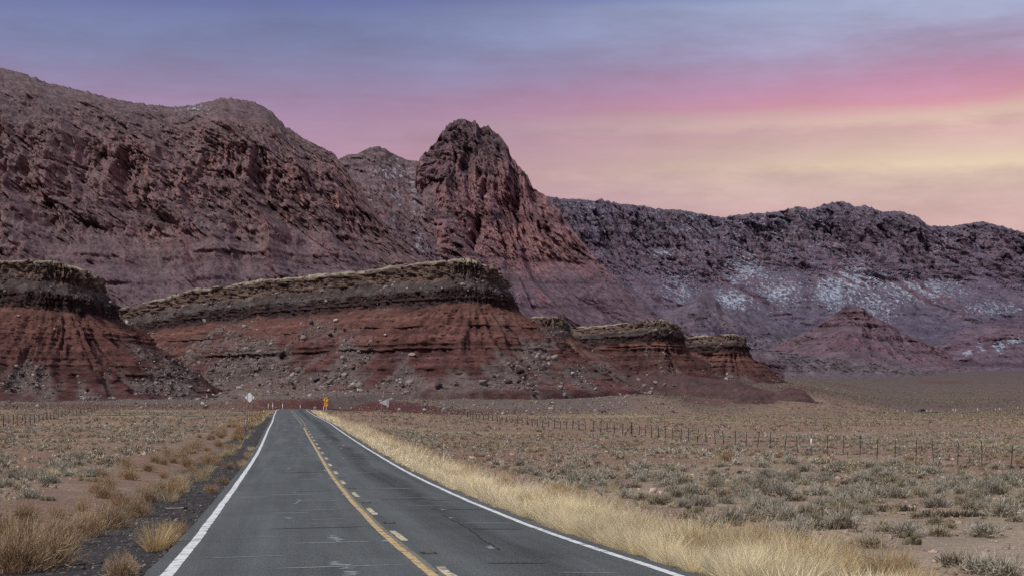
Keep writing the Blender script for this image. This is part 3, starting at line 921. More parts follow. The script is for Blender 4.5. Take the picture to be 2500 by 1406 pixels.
# ------------------------------------------------------------------ mesas
def build_mesa(name, label, rim, zf, prof, nu, nv, seed, slopeH=1.0, talus=1.0, n_in=10, scale=1.0, fans=()):
    """rim: (photo column, distance, photo row of the rim) from left to right as seen; outward is towards the viewer"""
    rim = np.array(rim, float)
    K = np.stack([(rim[:, 0] - HX) / F * rim[:, 1], rim[:, 1], (HY - rim[:, 2]) / F * rim[:, 1]], 1)
    D = catmull(K, 2400)
    s = np.r_[0, np.cumsum(np.linalg.norm(np.diff(D[:, :2], axis=0), axis=1))]
    t = np.gradient(D[:, :2], s, axis=0)
    ang = np.unwrap(np.arctan2(t[:, 1], t[:, 0]))
    k = 91
    ker = np.hanning(k); ker /= ker.sum()
    ang = np.convolve(np.pad(ang, k // 2, mode='edge'), ker, 'valid')
    par = s + 45 * np.r_[0, np.cumsum(np.abs(np.diff(ang)))]
    q = np.linspace(0, par[-1], nu)
    sx = np.interp(q, par, s)
    cx = np.interp(sx, s, D[:, 0]); cy = np.interp(sx, s, D[:, 1]); cz = np.interp(sx, s, D[:, 2])
    an = np.interp(sx, s, ang)
    nx, ny = np.sin(an), -np.cos(an)            # outward
    prof = np.array(prof, float)                # (h, offset in share of full height)
    h = np.concatenate([np.linspace(prof[0, 0], 0, nv), [-0.45]])
    order = np.argsort(prof[:, 0])
    off = np.interp(h, prof[order, 0], prof[order, 1])
    Hm = (cz - zf)[:, None]
    # plateau rows behind the rim
    inn = -np.geomspace(14, 1.0, n_in) * scale
    hin = 1.0 + 0 * inn
    H = np.concatenate([hin, h])[None].repeat(nu, 0)
    # bed boundaries wander along the rim
    hw_ = h[None] + (0.035 * fbm(q / (38 * scale), q * 0, 2.5, 3, seed + 40)[:, None] + 0.018 * pn(q / (8 * scale), q * 0, 4.5, seed + 41)[:, None]) * sm(1.0, 0.9, h[None]) * sm(0.0, 0.2, h[None])
    off2 = np.interp(hw_.ravel(), prof[order, 0], prof[order, 1]).reshape(hw_.shape)
    O = np.concatenate([inn[None].repeat(nu, 0), off2 * Hm * slopeH], 1)
    O[:, -1] = O[:, -2] + 0.30 * Hm[:, 0]
    qq = q[:, None] + 0 * H
    Zb = zf + Hm * H
    body = sm(1.001, 0.99, H)
    # alcoves and headlands along the rim
    rimn = 5.0 * scale * fbm(sx / (34 * scale), sx * 0, 1.5, 3, seed + 1)[:, None]
    O2 = O + rimn * sm(-0.1, 0.5, H)
    cap = sm(0.84, 0.87, H) * body
    clf = sm(0.64, 0.675, H) * sm(0.80, 0.765, H)
    slope = sm(0.66, 0.60, H)
    lst0 = sm(-0.25, 0.35, pn(qq / (18 * scale), Zb / (14 * scale), 0, seed + 10))
    blk = ridged(qq / (5.2 * scale), Zb / (20 * scale), 0, 3, seed + 2, 0.5) - 0.5
    O2 = O2 - (1 - np.abs(pn(qq / (4.0 * scale), Zb / (30 * scale), 0, seed + 3)) * 2) .clip(0, 1) ** 6 * 1.6 * scale * cap
    O2 = O2 + 1.2 * scale * blk * cap * 1.4
    wv = 0.5 * pn(qq / (6 * scale), Zb / (4 * scale), 0, seed + 50)
    f1, e1 = facet(qq / (4.6 * scale) + wv, Zb / (7.0 * scale) + 0.6 * wv, seed + 51)
    O2 = O2 + 1.7 * scale * (f1 - 1.3 * np.exp(-(e1 / 0.10) ** 2)) * cap
    f2, e2 = facet(qq / (1.9 * scale) + wv, Zb / (1.8 * scale) + wv, seed + 61)
    O2 = O2 + 1.0 * scale * (f2 - 0.8 * np.exp(-(e2 / 0.12) ** 2)) * np.clip(cap + 0.8 * clf + 0.55 * slope, 0, 1)
    fl = ridged(qq / (3.0 * scale), Zb / (14 * scale), 3, 3, seed + 4, 0.6) - 0.5
    O2 = O2 + 1.7 * scale * fl * clf
    # gullies deepening down the slope
    dn = np.clip((0.66 - H) / 0.66, 0, 1)
    wq = 4 * scale * pn(qq / (25 * scale), Zb / (16 * scale), 0, seed + 5)
    gl = ridged((qq + wq) / (15 * scale), Zb / (60 * scale), 0, 3, seed + 6, 0.5) - 0.5
    O2 = O2 + slope * gl * (2.0 + 7.5 * np.sin(np.pi * np.clip(dn, 0, 1)) ** 0.8) * scale
    g2 = ridged((qq + 0.7 * wq) / (6.0 * scale), Zb / (26 * scale), 2, 3, seed + 27, 0.55) - 0.5
    O2 = O2 + slope * g2 * 2.6 * scale * sm(0.0, 0.15, H)
    fine = ridged((qq + wq) / (2.6 * scale), Zb / (18 * scale), 0, 2, seed + 26, 0.5) - 0.5
    O2 = O2 + slope * fine * 1.1 * scale
    # beds
    zz = Zb + 0.8 * scale * pn(qq / (30 * scale), Zb / (30 * scale), 0, seed + 7)
    bed = pn(zz / (2.3 * scale), 0 * zz + .5, 0 * zz + .5, seed + 8) + 0.7 * pn(zz / (0.9 * scale), 0 * zz + .5, 0 * zz + 3.5, seed + 9)
    bed = np.tanh(3.2 * bed)
    lst = 0.25 + 0.75 * sm(-0.25, 0.35, pn(qq / (18 * scale), Zb / (14 * scale), 0, seed + 10))
    O2 = O2 + bed * scale * 1.15 * lst * (slope * sm(0.03, 0.2, H) + 0.5 * clf + 0.35 * cap)
    X = cx[:, None] + nx[:, None] * O2
    Y = cy[:, None] + ny[:, None] * O2
    rg = fbm(X / (4.0 * scale), Y / (4.0 * scale), Zb / (4.0 * scale), 5, seed + 11, 0.68)
    tl = 0.6 * fbm((qq + 2.5 * wq) / (17 * scale), Zb / (45 * scale), 0, 4, seed + 12, 0.6) + 0.5 * fbm(qq / (8 * scale), Zb / (9 * scale), 4, 3, seed + 17, 0.6)
    tl = tl + 0.16 * sm(0.40, 0.05, H) - 0.02 - 0.25 * (gl + 0.2)
    bx, by = HX + F * X / Y, HY - F * Zb / Y
    for fx, fy, fw, fh, st in fans:
        tl = tl + st * np.exp(-((bx - fx) / fw) ** 2 - ((by - fy) / fh) ** 2)
    tmask = np.clip(sm(0.0, 0.45, tl * talus) * sm(0.72, 0.5, H + 0.12 * rg), 0, 1)
    tm2 = sm(0.73, 0.78, H) * sm(0.88, 0.84, H)
    Z = Zb + rg * scale * (0.45 + 0.85 * tmask) * (0.4 + 0.6 * body)
    Z = Z + (1 - body) * 1.2 * scale * fbm(X / (9 * scale), Y / (9 * scale), 0, 3, seed + 13) + (1 - body) * 0.16 * np.minimum(O, 0)
    X = X + nx[:, None] * rg * 1.2 * scale * body * (1 - 0.4 * cap)
    Y = Y + ny[:, None] * rg * 1.2 * scale * body * (1 - 0.4 * cap)
    P = np.stack([X, Y, Z], -1)
    n1 = fbm(X / 9, Y / 9, Z / 5, 4, seed + 14)
    n2 = fbm(X / 2.2, Y / 2.2, Z / 1.4, 3, seed + 15)
    hh = H.copy(); hh[:, n_in:] = hw_
    hh = hh + 0.02 * n1
    c = np.broadcast_to(C(90, 62, 58), X.shape + (3,)).copy()
    c = cmix(c, C(100, 70, 63), sm(0.35, 0.6, hh + 0.12 * n1))
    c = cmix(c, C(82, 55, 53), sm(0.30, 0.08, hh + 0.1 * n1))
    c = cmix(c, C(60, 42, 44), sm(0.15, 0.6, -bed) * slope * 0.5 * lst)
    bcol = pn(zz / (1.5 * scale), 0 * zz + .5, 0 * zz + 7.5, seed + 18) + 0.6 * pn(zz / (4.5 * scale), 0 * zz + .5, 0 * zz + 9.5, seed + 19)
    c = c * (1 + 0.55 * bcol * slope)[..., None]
    c = cmix(c, C(62, 48, 47), sm(0.63, 0.665, hh + 0.04 * n1))
    c = cmix(c, C(42, 34, 36), sm(0.1, 0.5, pn(qq / 2.4, Z / 20, 0, seed + 16)) * clf * 0.7)
    c = cmix(c, C(80, 71, 69), sm(0.745, 0.785, hh + 0.03 * n1))
    c = cmix(c, C(50, 44, 45), sm(0.79, 0.805, hh) * sm(0.85, 0.83, hh) * 0.35)
    c = cmix(c, C(104, 87, 78), sm(0.838, 0.862, hh))
    c = cmix(c, C(62, 54, 52), sm(0.0, 0.5, n1) * cap * 0.7)
    c = cmix(c, C(140, 131, 115), sm(0.968, 0.985, hh + 0.012 * n2))
    c = cmix(c, C(104, 95, 92), tmask * 0.72)
    c = cmix(c, C(88, 82, 80), tm2 * 0.5 * sm(-0.1, 0.4, n1))
    c = c * np.clip(0.93 + 0.34 * n2 + 0.18 * n1, 0.4, 1.7)[..., None]
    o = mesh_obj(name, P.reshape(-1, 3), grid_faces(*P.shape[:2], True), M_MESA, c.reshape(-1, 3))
    tag(o, label, kind='structure')
    return P, np.clip(tmask + 0.5 * tm2, 0, 1), H

PROF = [(0.985, 0.012), (0.968, 0.032), (0.955, 0.036), (0.862, 0.046), (0.848, 0.058), (0.785, 0.115), (0.768, 0.125), (0.668, 0.148), (0.645, 0.17), (0.30, 0.64), (0.12, 0.95), (0.0, 1.25)]
MESA_MID = build_mesa('mesa', 'broad central mesa with pale cap above dark cliff and red slopes',
    [(150, 960, 772), (290, 850, 752), (400, 800, 728), (480, 772, 706), (560, 745, 694), (640, 722, 682), (760, 694, 672), (880, 668, 661), (960, 650, 648), (1040, 637, 640), (1110, 628, 634), (1150, 626, 634), (1176, 630, 641), (1192, 645, 652), (1210, 690, 670), (1212, 760, 700), (1190, 860, 740)],
    5.5, PROF, 680, 215, 1000, slopeH=1.0, fans=[(610, 860, 85, 70, .8), (540, 910, 60, 45, .7), (860, 870, 45, 60, .6), (760, 930, 90, 22, .6), (985, 910, 30, 60, .4), (1330, 850, 40, 50, .6), (1420, 910, 60, 30, .6), (1240, 900, 60, 40, .5), (1100, 935, 200, 18, .4), (780, 800, 40, 40, .4), (1060, 880, 45, 50, -.6), (1150, 820, 70, 50, -.7), (700, 820, 40, 40, -.3)])
MESA_LEFT = build_mesa('mesa', 'left mesa with pale grey cap and furrowed red slopes',
    [(-420, 640, 640), (-200, 600, 636), (-60, 577, 632), (0, 570, 631), (60, 566, 632), (120, 563, 634), (170, 565, 644), (205, 572, 656), (224, 590, 668), (229, 630, 688), (222, 680, 705)],
    0.3, PROF, 410, 215, 1100, slopeH=0.92, talus=0.9, fans=[(450, 890, 60, 40, .6), (350, 850, 60, 30, .4), (390, 940, 80, 30, .7), (60, 930, 60, 40, .7), (200, 950, 50, 25, .3), (180, 800, 90, 60, -.5)])
PROF2 = [(0.985, 0.03), (0.95, 0.07), (0.94, 0.08), (0.90, 0.09), (0.89, 0.10), (0.85, 0.13), (0.83, 0.14), (0.62, 0.17), (0.50, 0.22), (0.25, 0.56), (0.10, 0.82), (0.0, 1.12)]
MESA_R1 = build_mesa('mesa', 'smaller dark capped mesa right of the central one',
    [(1180, 1120, 810), (1260, 1080, 803), (1340, 1055, 800), (1420, 1035, 796), (1500, 1015, 790), (1570, 1003, 783), (1615, 1000, 779), (1635, 1008, 784), (1642, 1040, 792), (1640, 1100, 802), (1600, 1200, 815)],
    15.0, PROF2, 260, 110, 1200, talus=0.7, scale=1.1)
MESA_R2 = build_mesa('mesa', 'small dark capped mesa farthest to the right of the row',
    [(1560, 1290, 836), (1640, 1260, 826), (1700, 1245, 820), (1750, 1235, 817), (1790, 1232, 815), (1804, 1245, 818), (1808, 1290, 826), (1780, 1380, 838)],
    19.0, PROF2, 190, 90, 1300, talus=0.7, scale=1.1)
MESA_PALE = build_mesa('rock_bench', 'pale broken rock bench behind the right slope of the central mesa',
    [(1230, 900, 782), (1280, 880, 776), (1330, 868, 772), (1358, 868, 772), (1368, 880, 776), (1370, 930, 790)],
    12.0, [(0.985, 0.03), (0.95, 0.06), (0.80, 0.12), (0.66, 0.3), (0.5, 0.5), (0.0, 1.4)], 120, 60, 1400, talus=2.2)

def build_mound(name, label, sky, depth, zf, nu, nv, seed, col, col2):
    """low rounded bank of red earth"""
    sky = np.array(sky, float)
    px = np.linspace(sky[0, 0], sky[-1, 0], nu)
    y = np.interp(px, sky[:, 0], sky[:, 1]); d = np.interp(px, sky[:, 0], sky[:, 2])
    zt = (HY - y) / F * d
    v = np.linspace(-1, 1, nv)[None]
    D = d[:, None] + v * depth
    X = (px - HX)[:, None] / F * D
    g = ground_z(X, D)
    te = np.linspace(0, 1, nu)[:, None]
    hh = np.maximum(zt[:, None] - g, 0.0) * sm(0, 0.14, te) * sm(1, 0.93, te)
    pr = np.clip(1 - np.abs(v) ** 1.5, 0, 1)
    gl = ridged(X / 7, D / 40, 0, 4, seed) - 0.5
    Z = g - 0.4 - 2.0 * (1 - pr) ** 2 + hh * pr * (1 + 0.6 * gl * np.clip(1.2 - pr, 0, 1)) + 0.4 * pr + 0.4 * fbm(X / 5, D / 5, 0, 3, seed + 1) * pr
    n = fbm(X / 12, D / 12, Z / 5, 3, seed + 2)
    c = cmix(np.broadcast_to(C(*col), X.shape + (3,)), C(*col2), sm(-0.2, 0.5, n))
    o = mesh_obj(name, np.stack([X, D, Z], -1).reshape(-1, 3), grid_faces(nu, nv), M_MESA, c.reshape(-1, 3), True)
    return tag(o, label, kind='structure')
build_mound('red_mound', 'low red earth mound on the plain right of the central mesa',
            [(1480, 920, 830), (1560, 914, 830), (1640, 914, 825), (1720, 922, 815), (1800, 930, 800), (1850, 946, 790), (1890, 956, 780), (1930, 946, 775), (1960, 952, 772), (2000, 966, 768)], 40, 0, 200, 40, 1500, (84, 64, 62), (72, 56, 56))

# ------------------------------------------------------------------ loose rock
RNG = np.random.default_rng(11)
random.seed(4)

def ico():
    t = (1 + 5 ** .5) / 2
    V = np.array([(-1,t,0),(1,t,0),(-1,-t,0),(1,-t,0),(0,-1,t),(0,1,t),(0,-1,-t),(0,1,-t),(t,0,-1),(t,0,1),(-t,0,-1),(-t,0,1)], float)
    V /= np.linalg.norm(V[0])
    Fc = np.array([(0,11,5),(0,5,1),(0,1,7),(0,7,10),(0,10,11),(1,5,9),(5,11,4),(11,10,2),(10,7,6),(7,1,8),(3,9,4),(3,4,2),(3,2,6),(3,6,8),(3,8,9),(4,9,5),(2,4,11),(6,2,10),(8,6,7),(9,8,1)])
    return V, Fc

def subdiv(V, Fc):
    V = [tuple(v) for v in V]; cache = {}; out = []
    def mid(a, b):
        k = (min(a, b), max(a, b))
        if k not in cache:
            m = (np.array(V[a]) + np.array(V[b])) / 2
            V.append(tuple(m / np.linalg.norm(m))); cache[k] = len(V) - 1
        return cache[k]
    for a, b, c in Fc:
        ab, bc, ca = mid(a, b), mid(b, c), mid(c, a)
        out += [(a, ab, ca), (b, bc, ab), (c, ca, bc), (ab, bc, ca)]
    return np.array(V), np.array(out)

def rock_shape(rng, sub=0):
    """angular block: a ball cut by a few flat planes"""
    V, Fc = ico()
    for _ in range(sub):
        V, Fc = subdiv(V, Fc)
    V = V * (1 + 0.10 * rng.standard_normal((len(V), 1)))
    for _ in range(7 + 4 * sub):
        n = rng.standard_normal(3); n /= np.linalg.norm(n)
        d = rng.uniform(0.45, 0.8)
        e = V @ n - d
        V = np.where((e > 0)[:, None], V - e[:, None] * n[None], V)
    V = V * np.array([rng.uniform(.8, 1.2), rng.uniform(.65, 1.0), rng.uniform(.45, .8)])
    return V, Fc

ROCKS = [rock_shape(RNG, 0) for _ in range(8)]
def chip(rng):
    V = np.array([(1,0,0),(-1,0,0),(0,1,0),(0,-1,0),(0,0,1),(0,0,-1)], float)
    V = V * rng.uniform(.6, 1.25, (6, 1)) + rng.normal(0, .18, (6, 3))
    V[:, 2] *= .7
    Fc = np.array([(0,2,4),(2,1,4),(1,3,4),(3,0,4),(2,0,5),(1,2,5),(3,1,5),(0,3,5)])
    return V, Fc
CHIPS = [chip(RNG) for _ in range(10)]
ROCKS_HI = [rock_shape(RNG, 2) for _ in range(6)]

def rot_mats(n, rng, tilt=0.5):
    a = rng.uniform(0, 2 * np.pi, n); b = rng.normal(0, tilt, n); c = rng.normal(0, tilt, n)
    ca, sa, cb, sb, cc, sc_ = np.cos(a), np.sin(a), np.cos(b), np.sin(b), np.cos(c), np.sin(c)
    Z0, O1 = np.zeros(n), np.ones(n)
    Rz = np.stack([np.stack([ca, -sa, Z0], -1), np.stack([sa, ca, Z0], -1), np.stack([Z0, Z0, O1], -1)], 1)
    Ry = np.stack([np.stack([cb, Z0, sb], -1), np.stack([Z0, O1, Z0], -1), np.stack([-sb, Z0, cb], -1)], 1)
    Rx = np.stack([np.stack([O1, Z0, Z0], -1), np.stack([Z0, cc, -sc_], -1), np.stack([Z0, sc_, cc], -1)], 1)
    return Ry @ Rx @ Rz if tilt > 0 else Rz

def scatter_mesh(shapes, pos, scale, rng, tilt=0.5, cols=None, aniso=None):
    """many copies of small shapes joined into one mesh; shapes (V, F) or (V, F, C)"""
    Vs, Fs, Cs = [], [], []
    base = 0
    which = rng.integers(0, len(shapes), len(pos))
    R = rot_mats(len(pos), rng, tilt)
    for k, sh in enumerate(shapes):
        ii = np.where(which == k)[0]
        if not len(ii):
            continue
        V, Fc = sh[0], sh[1]
        W = np.einsum('nij,vj->nvi', R[ii], V) * (scale[ii][:, None, None] if scale.ndim == 1 else scale[ii][:, None, :])
        W = W + pos[ii][:, None, :]
        Vs.append(W.reshape(-1, 3))
        Fs.append((Fc[None] + (base + np.arange(len(ii)) * len(V))[:, None, None]).reshape(-1, Fc.shape[1]))
        base += len(ii) * len(V)
        cc = np.ones((len(ii), len(V), 3)) if cols is None else np.repeat(cols[ii][:, None, :], len(V), 1)
        if len(sh) > 2:
            cc = cc * sh[2][None]
        Cs.append(cc.reshape(-1, 3))
    return np.concatenate(Vs), np.concatenate(Fs), np.concatenate(Cs)

def obj_rock(name, shape, loc, size, rot, col, mat=None):
    key = ('rk', shape)
    me = MESHES.get(key)
    if me is None:
        V, Fc = (ROCKS_HI if shape[0] else ROCKS)[shape[1]]
        me = np_mesh('boulder', V, Fc, M_BOULD_OBJ)
        MESHES[key] = me
    o = bpy.data.objects.new(name, me)
    o.location = loc; o.scale = size if hasattr(size, '__len__') else (size,) * 3
    o.rotation_euler = rot
    o.color = (*[float(q) for q in col], 1)
    return link(o)
MESHES = {}

def tinted(name, rough=0.9, vary=0.35, ns=3.0):
    """material whose colour is the object's own colour"""
    m = Mat(name, rough, 0.1)
    oi = m.N('ShaderNodeObjectInfo')
    a = m.noise(ns, 4, 0.6)
    m.base(m.mulv(oi.outputs['Color'], m.rng(a, 0.3, 0.7, 1 - vary, 1 + vary)))
    m.bump(a, 0.5, 0.15)
    return m.m
M_BOULD_OBJ = tinted('boulder_stone')

def mesa_rocks(P, tmask, H, n, rng, smin, smax, zone='mesa'):
    du = np.linalg.norm(np.gradient(P, axis=0), axis=-1); dv = np.linalg.norm(np.gradient(P, axis=1), axis=-1)
    w = du * dv * (0.02 + tmask ** 1.6) * (H < 0.9) * (H > -0.02)
    w[0] = w[-1] = 0
    ppx, ppy = project(P)
    w = w * ((ppx > -60) & (ppx < 2560))
    clump = sm(-0.2, 0.6, fbm(P[..., 0] / 11, P[..., 1] / 11, P[..., 2] / 11, 3, 77))
    w = w * (0.15 + clump)
    w = (w / w.sum()).ravel()
    k = rng.choice(len(w), n, p=w)
    pos = P.reshape(-1, 3)[k] + rng.normal(0, 0.3, (n, 3))
    s = smin * (1 - rng.random(n)) ** (-1 / 2.3)
    s = np.clip(s, smin, smax)
    return pos, s

_rp, _rs, _rw = [], [], []
for (P, T, H), n, smin, smax, w in ((MESA_MID, 21000, .21, 2.2, 'central mesa'), (MESA_LEFT, 9500, .18, 1.1, 'left mesa'), (MESA_R1, 1500, .4, 2.0, 'small right mesa'), (MESA_R2, 700, .4, 1.6, 'small right mesa'), (MESA_PALE, 500, .5, 1.6, 'small right mesa')):
    p, s = mesa_rocks(P, T, H, n, RNG, smin, smax)
    _rp.append(p); _rs.append(s); _rw += [w] * n
# scree apron between the road and the mesas
n = 5200
az = RNG.uniform(-80, 1650, n); rr = RNG.uniform(455, 600, n)
x = (az - HX) / F * rr; g = ground_z(x, rr)
_rp.append(np.stack([x, rr, g], 1)); _rs.append(np.clip(0.16 * (1 - RNG.random(n)) ** (-1 / 2.4), .16, 1.3)); _rw += ['apron'] * n
_rp = np.concatenate(_rp); _rs = np.concatenate(_rs); _rw = np.array(_rw)
# rock colours: pale cap sandstone and darker red-brown blocks
_rc = np.where(RNG.random(len(_rp))[:, None] < 0.66, C(146, 136, 130)[None], C(92, 76, 74)[None]) * RNG.uniform(.45, 1.25, (len(_rp), 1))
vis = _rs / _rp[:, 1]
L_, _, _ = road_rel(_rp[:, 0], _rp[:, 1])
keep = np.abs(L_) > 9
_rp, _rs, _rw, _rc, vis = _rp[keep], _rs[keep], _rw[keep], _rc[keep], vis[keep]
top = np.argsort(-vis)[:270]
rest = np.ones(len(_rp), bool); rest[top] = False
def boulder_label(p, s, c, w):
    px, py = project(p)
    tone = 'pale' if c.mean() > .22 else ('brown' if c.mean() > .09 else 'dark')
    big = 'large' if s / p[1] > .0021 else 'small'
    if w == 'apron':
        return '%s %s rock on the scree apron %s' % (big, tone, 'left of the road' if px < 640 else ('behind the road crest' if px < 800 else ('behind the triangular sign' if px < 1050 else 'below the prow of the central mesa')))
    lev = 'high' if py < 850 else ('halfway' if py < 910 else 'low')
    if w == 'central mesa':
        z = ['left end', 'left half', 'middle', 'right half', 'right flank'][int(np.clip((px - 450) / 200, 0, 4))]
        return '%s %s boulder %s on the %s of the central mesa slope' % (big, tone, lev, z)
    if w == 'left mesa':
        return '%s %s boulder %s on the %s of the left mesa slope' % (big, tone, lev, 'front' if px < 220 else 'right flank')
    return '%s %s boulder %s on the small mesas at right' % (big, tone, lev)
for i in top:
    o = obj_rock('boulder', (0, int(RNG.integers(0, 8))), _rp[i], float(_rs[i]), (RNG.normal(0, .4), RNG.normal(0, .4), RNG.uniform(0, 6)), _rc[i])
    tag(o, boulder_label(_rp[i], _rs[i], _rc[i], _rw[i]), 'boulder', 'boulders on the ' + _rw[i])
sc3 = _rs[rest][:, None] * RNG.uniform(.7, 1.3, (rest.sum(), 3))
V, Fc, Cc = scatter_mesh(CHIPS, _rp[rest], sc3, RNG, 0.6, _rc[rest])
tag(mesh_obj('scree', V, Fc, M_BOULD, Cc), 'grey rock rubble strewn over the mesa slopes and their foot', 'scree', kind='stuff')

def mesa_pick(M, px, py):
    P, T, H = M
    qx, qy = project(P)
    d = (qx - px) ** 2 + (qy - py) ** 2 + np.where(P[..., 1] > 1200, 1e9, 0)
    k = np.unravel_index(np.argmin(d), d.shape)
    return P[k]
BIG = [(MESA_MID, 745, 830, 24, 'large grey block perched in the middle of the red ledges', (130, 120, 112)),
       (MESA_MID, 820, 786, 17, 'pale block high on the red slope left of the mesa centre', (168, 160, 150)),
       (MESA_MID, 941, 820, 12, 'small pale block above the slope of the central mesa', (160, 150, 142)),
       (MESA_MID, 1005, 868, 20, 'upright pale block in the middle of the red slope', (150, 142, 136)),
       (MESA_MID, 688, 870, 26, 'dark rounded boulder among the pale rubble left of centre', (66, 58, 58)),
       (MESA_MID, 1180, 936, 32, 'big tilted grey slab near the foot of the central mesa', (124, 114, 108)),
       (MESA_MID, 1066, 945, 30, 'flat dark slab at the foot of the red slope', (72, 64, 66)),
       (MESA_MID, 1112, 940, 20, 'brown block between the dark slab and the tilted slab', (104, 90, 84)),
       (MESA_MID, 772, 930, 26, 'dark boulder cluster block at the foot left of centre', (80, 74, 74)),
       (MESA_MID, 805, 938, 22, 'grey boulder at the slope foot right of the dark cluster', (110, 102, 100)),
       (MESA_MID, 876, 862, 12, 'pale block on the grey talus band', (150, 142, 138)),
       (MESA_MID, 1275, 925, 14, 'pale boulder in the rubble patch on the right slope', (150, 136, 128)),
       (MESA_MID, 1400, 915, 16, 'pale boulder near the right end of the slope', (156, 144, 136)),
       (MESA_MID, 1345, 880, 12, 'pale block on the right flank of the central mesa', (150, 140, 134)),
       (MESA_LEFT, 385, 892, 14, 'dark grey block on the right flank of the left mesa', (96, 88, 88)),
       (MESA_LEFT, 330, 930, 15, 'grey slab low on the right flank of the left mesa', (112, 102, 98)),
       (MESA_LEFT, 440, 935, 16, 'grey slab near the foot of the left mesa slope', (118, 108, 104))]
for i, (M, px, py, w, lab, col) in enumerate(BIG):
    p = mesa_pick(M, px, py)
    s = w * p[1] / F / 2 * 1.15
    o = obj_rock('boulder', (1, i % 6), (p[0], p[1] - s * .3, p[2] + s * .25), (s, s * .9, s * RNG.uniform(.8, 1.0)), (RNG.normal(0, .3), RNG.normal(0, .3), RNG.uniform(0, 6)), C(*col))
    tag(o, lab, 'boulder')
for px, py, w, lab, col in [(1256, 966, 32, 'lone pale flat boulder at the foot of the central mesa', (150, 140, 122)), (1310, 968, 13, 'small boulder right of the lone pale flat boulder', (120, 110, 102)),
                            (1572, 940, 22, 'grey block at the left of the boulder pile', (124, 116, 110)), (1600, 932, 26, 'upright block on top of the boulder pile', (132, 122, 116)), (1622, 938, 20, 'grey block in the middle of the boulder pile', (112, 104, 100)),
                            (1645, 940, 18, 'brown block at the right of the boulder pile', (104, 88, 84)), (1590, 948, 16, 'pale block at the foot of the boulder pile', (140, 130, 124)), (1560, 925, 18, 'block behind the left of the boulder pile', (120, 108, 104))]:
    d = 640 if px < 1400 else 690
    x = (px - HX) / F * d
    z = float(ground_z(np.array([x]), np.array([d]))[0])
    zt = (HY - py) / F * d
    s = w * d / F / 2
    o = obj_rock('boulder', (1, int(RNG.integers(0, 6))), (x, d, max(z, zt - s * .3) + s * .2), (s, s, s * .75), (RNG.normal(0, .2), RNG.normal(0, .2), RNG.uniform(0, 6)), C(*col))
    tag(o, lab, 'boulder')

# ------------------------------------------------------------------ plants
def blades(n, rng, r0=.12, H=.6, lean=.7, w=.006, droop=.25, seg=2, hv=.3, col=(1, 1, 1), cv=.28, wind=0.0, tri=False):
    """fan of narrow bent leaves from one crown"""
    az = rng.uniform(0, 2*np.pi, n); rr = r0 * np.sqrt(rng.random(n))
    bx, by = rr*np.cos(az), rr*np.sin(az)
    da = az + rng.normal(0, .5, n)
    ln = H * (1 + rng.normal(0, hv, n)).clip(.35, 1.5)
    th = np.abs(rng.normal(0, lean * .55, n)) + .15 * rr / r0
    th = th.clip(0, 1.35)
    t = np.linspace(0, 1, seg + 1)[None]
    hz = (np.sin(th)*ln)[:, None]*t + (droop*ln)[:, None]*t**2 * .6
    z = (np.cos(th)*ln)[:, None]*t - (droop*ln)[:, None]*t**2 * .55
    x = bx[:, None] + np.cos(da)[:, None]*hz + wind*ln[:, None]*t**2
    y = by[:, None] + np.sin(da)[:, None]*hz
    sa = rng.uniform(0, np.pi, n)
    ww = w * (1 - .8 * t) * (1 + rng.normal(0, .2, n)).clip(.5, 1.6)[:, None]
    sx, sy = np.cos(sa)[:, None]*ww, np.sin(sa)[:, None]*ww
    V = np.stack([np.stack([x - sx, y - sy, z], -1), np.stack([x + sx, y + sy, z], -1)], 2)    # n, seg+1, 2, 3
    i = np.arange(n * (seg + 1) * 2).reshape(n, seg + 1, 2)
    Fc = np.stack([i[:, :-1, 0], i[:, :-1, 1], i[:, 1:, 1], i[:, 1:, 0]], -1).reshape(-1, 4)
    c = np.array(col)[None, None, None] * (1 + rng.normal(0, cv, (n, 1, 1, 1))).clip(.5, 1.6)
    c = np.broadcast_to(c, (n, seg + 1, 2, 3))
    if tri:      # whole leaf as one or two slim triangles
        if seg == 1:
            Vt = np.stack([V[:, 0, 0], V[:, 0, 1], V[:, -1].mean(1)], 1)
            return Vt.reshape(-1, 3), np.arange(n * 3).reshape(n, 3), np.repeat(c[:, 0, 0], 3, 0)
        Vt = np.stack([V[:, 0, 0], V[:, 0, 1], V[:, seg // 2, 0], V[:, seg // 2, 1], V[:, -1].mean(1)], 1)
        i = np.arange(n * 5).reshape(n, 5)
        return Vt.reshape(-1, 3), np.concatenate([i[:, [0, 1, 2]], i[:, [2, 3, 4]]]), np.repeat(c[:, 0, 0], 5, 0)
    return V.reshape(-1, 3), Fc, c.reshape(-1, 3)

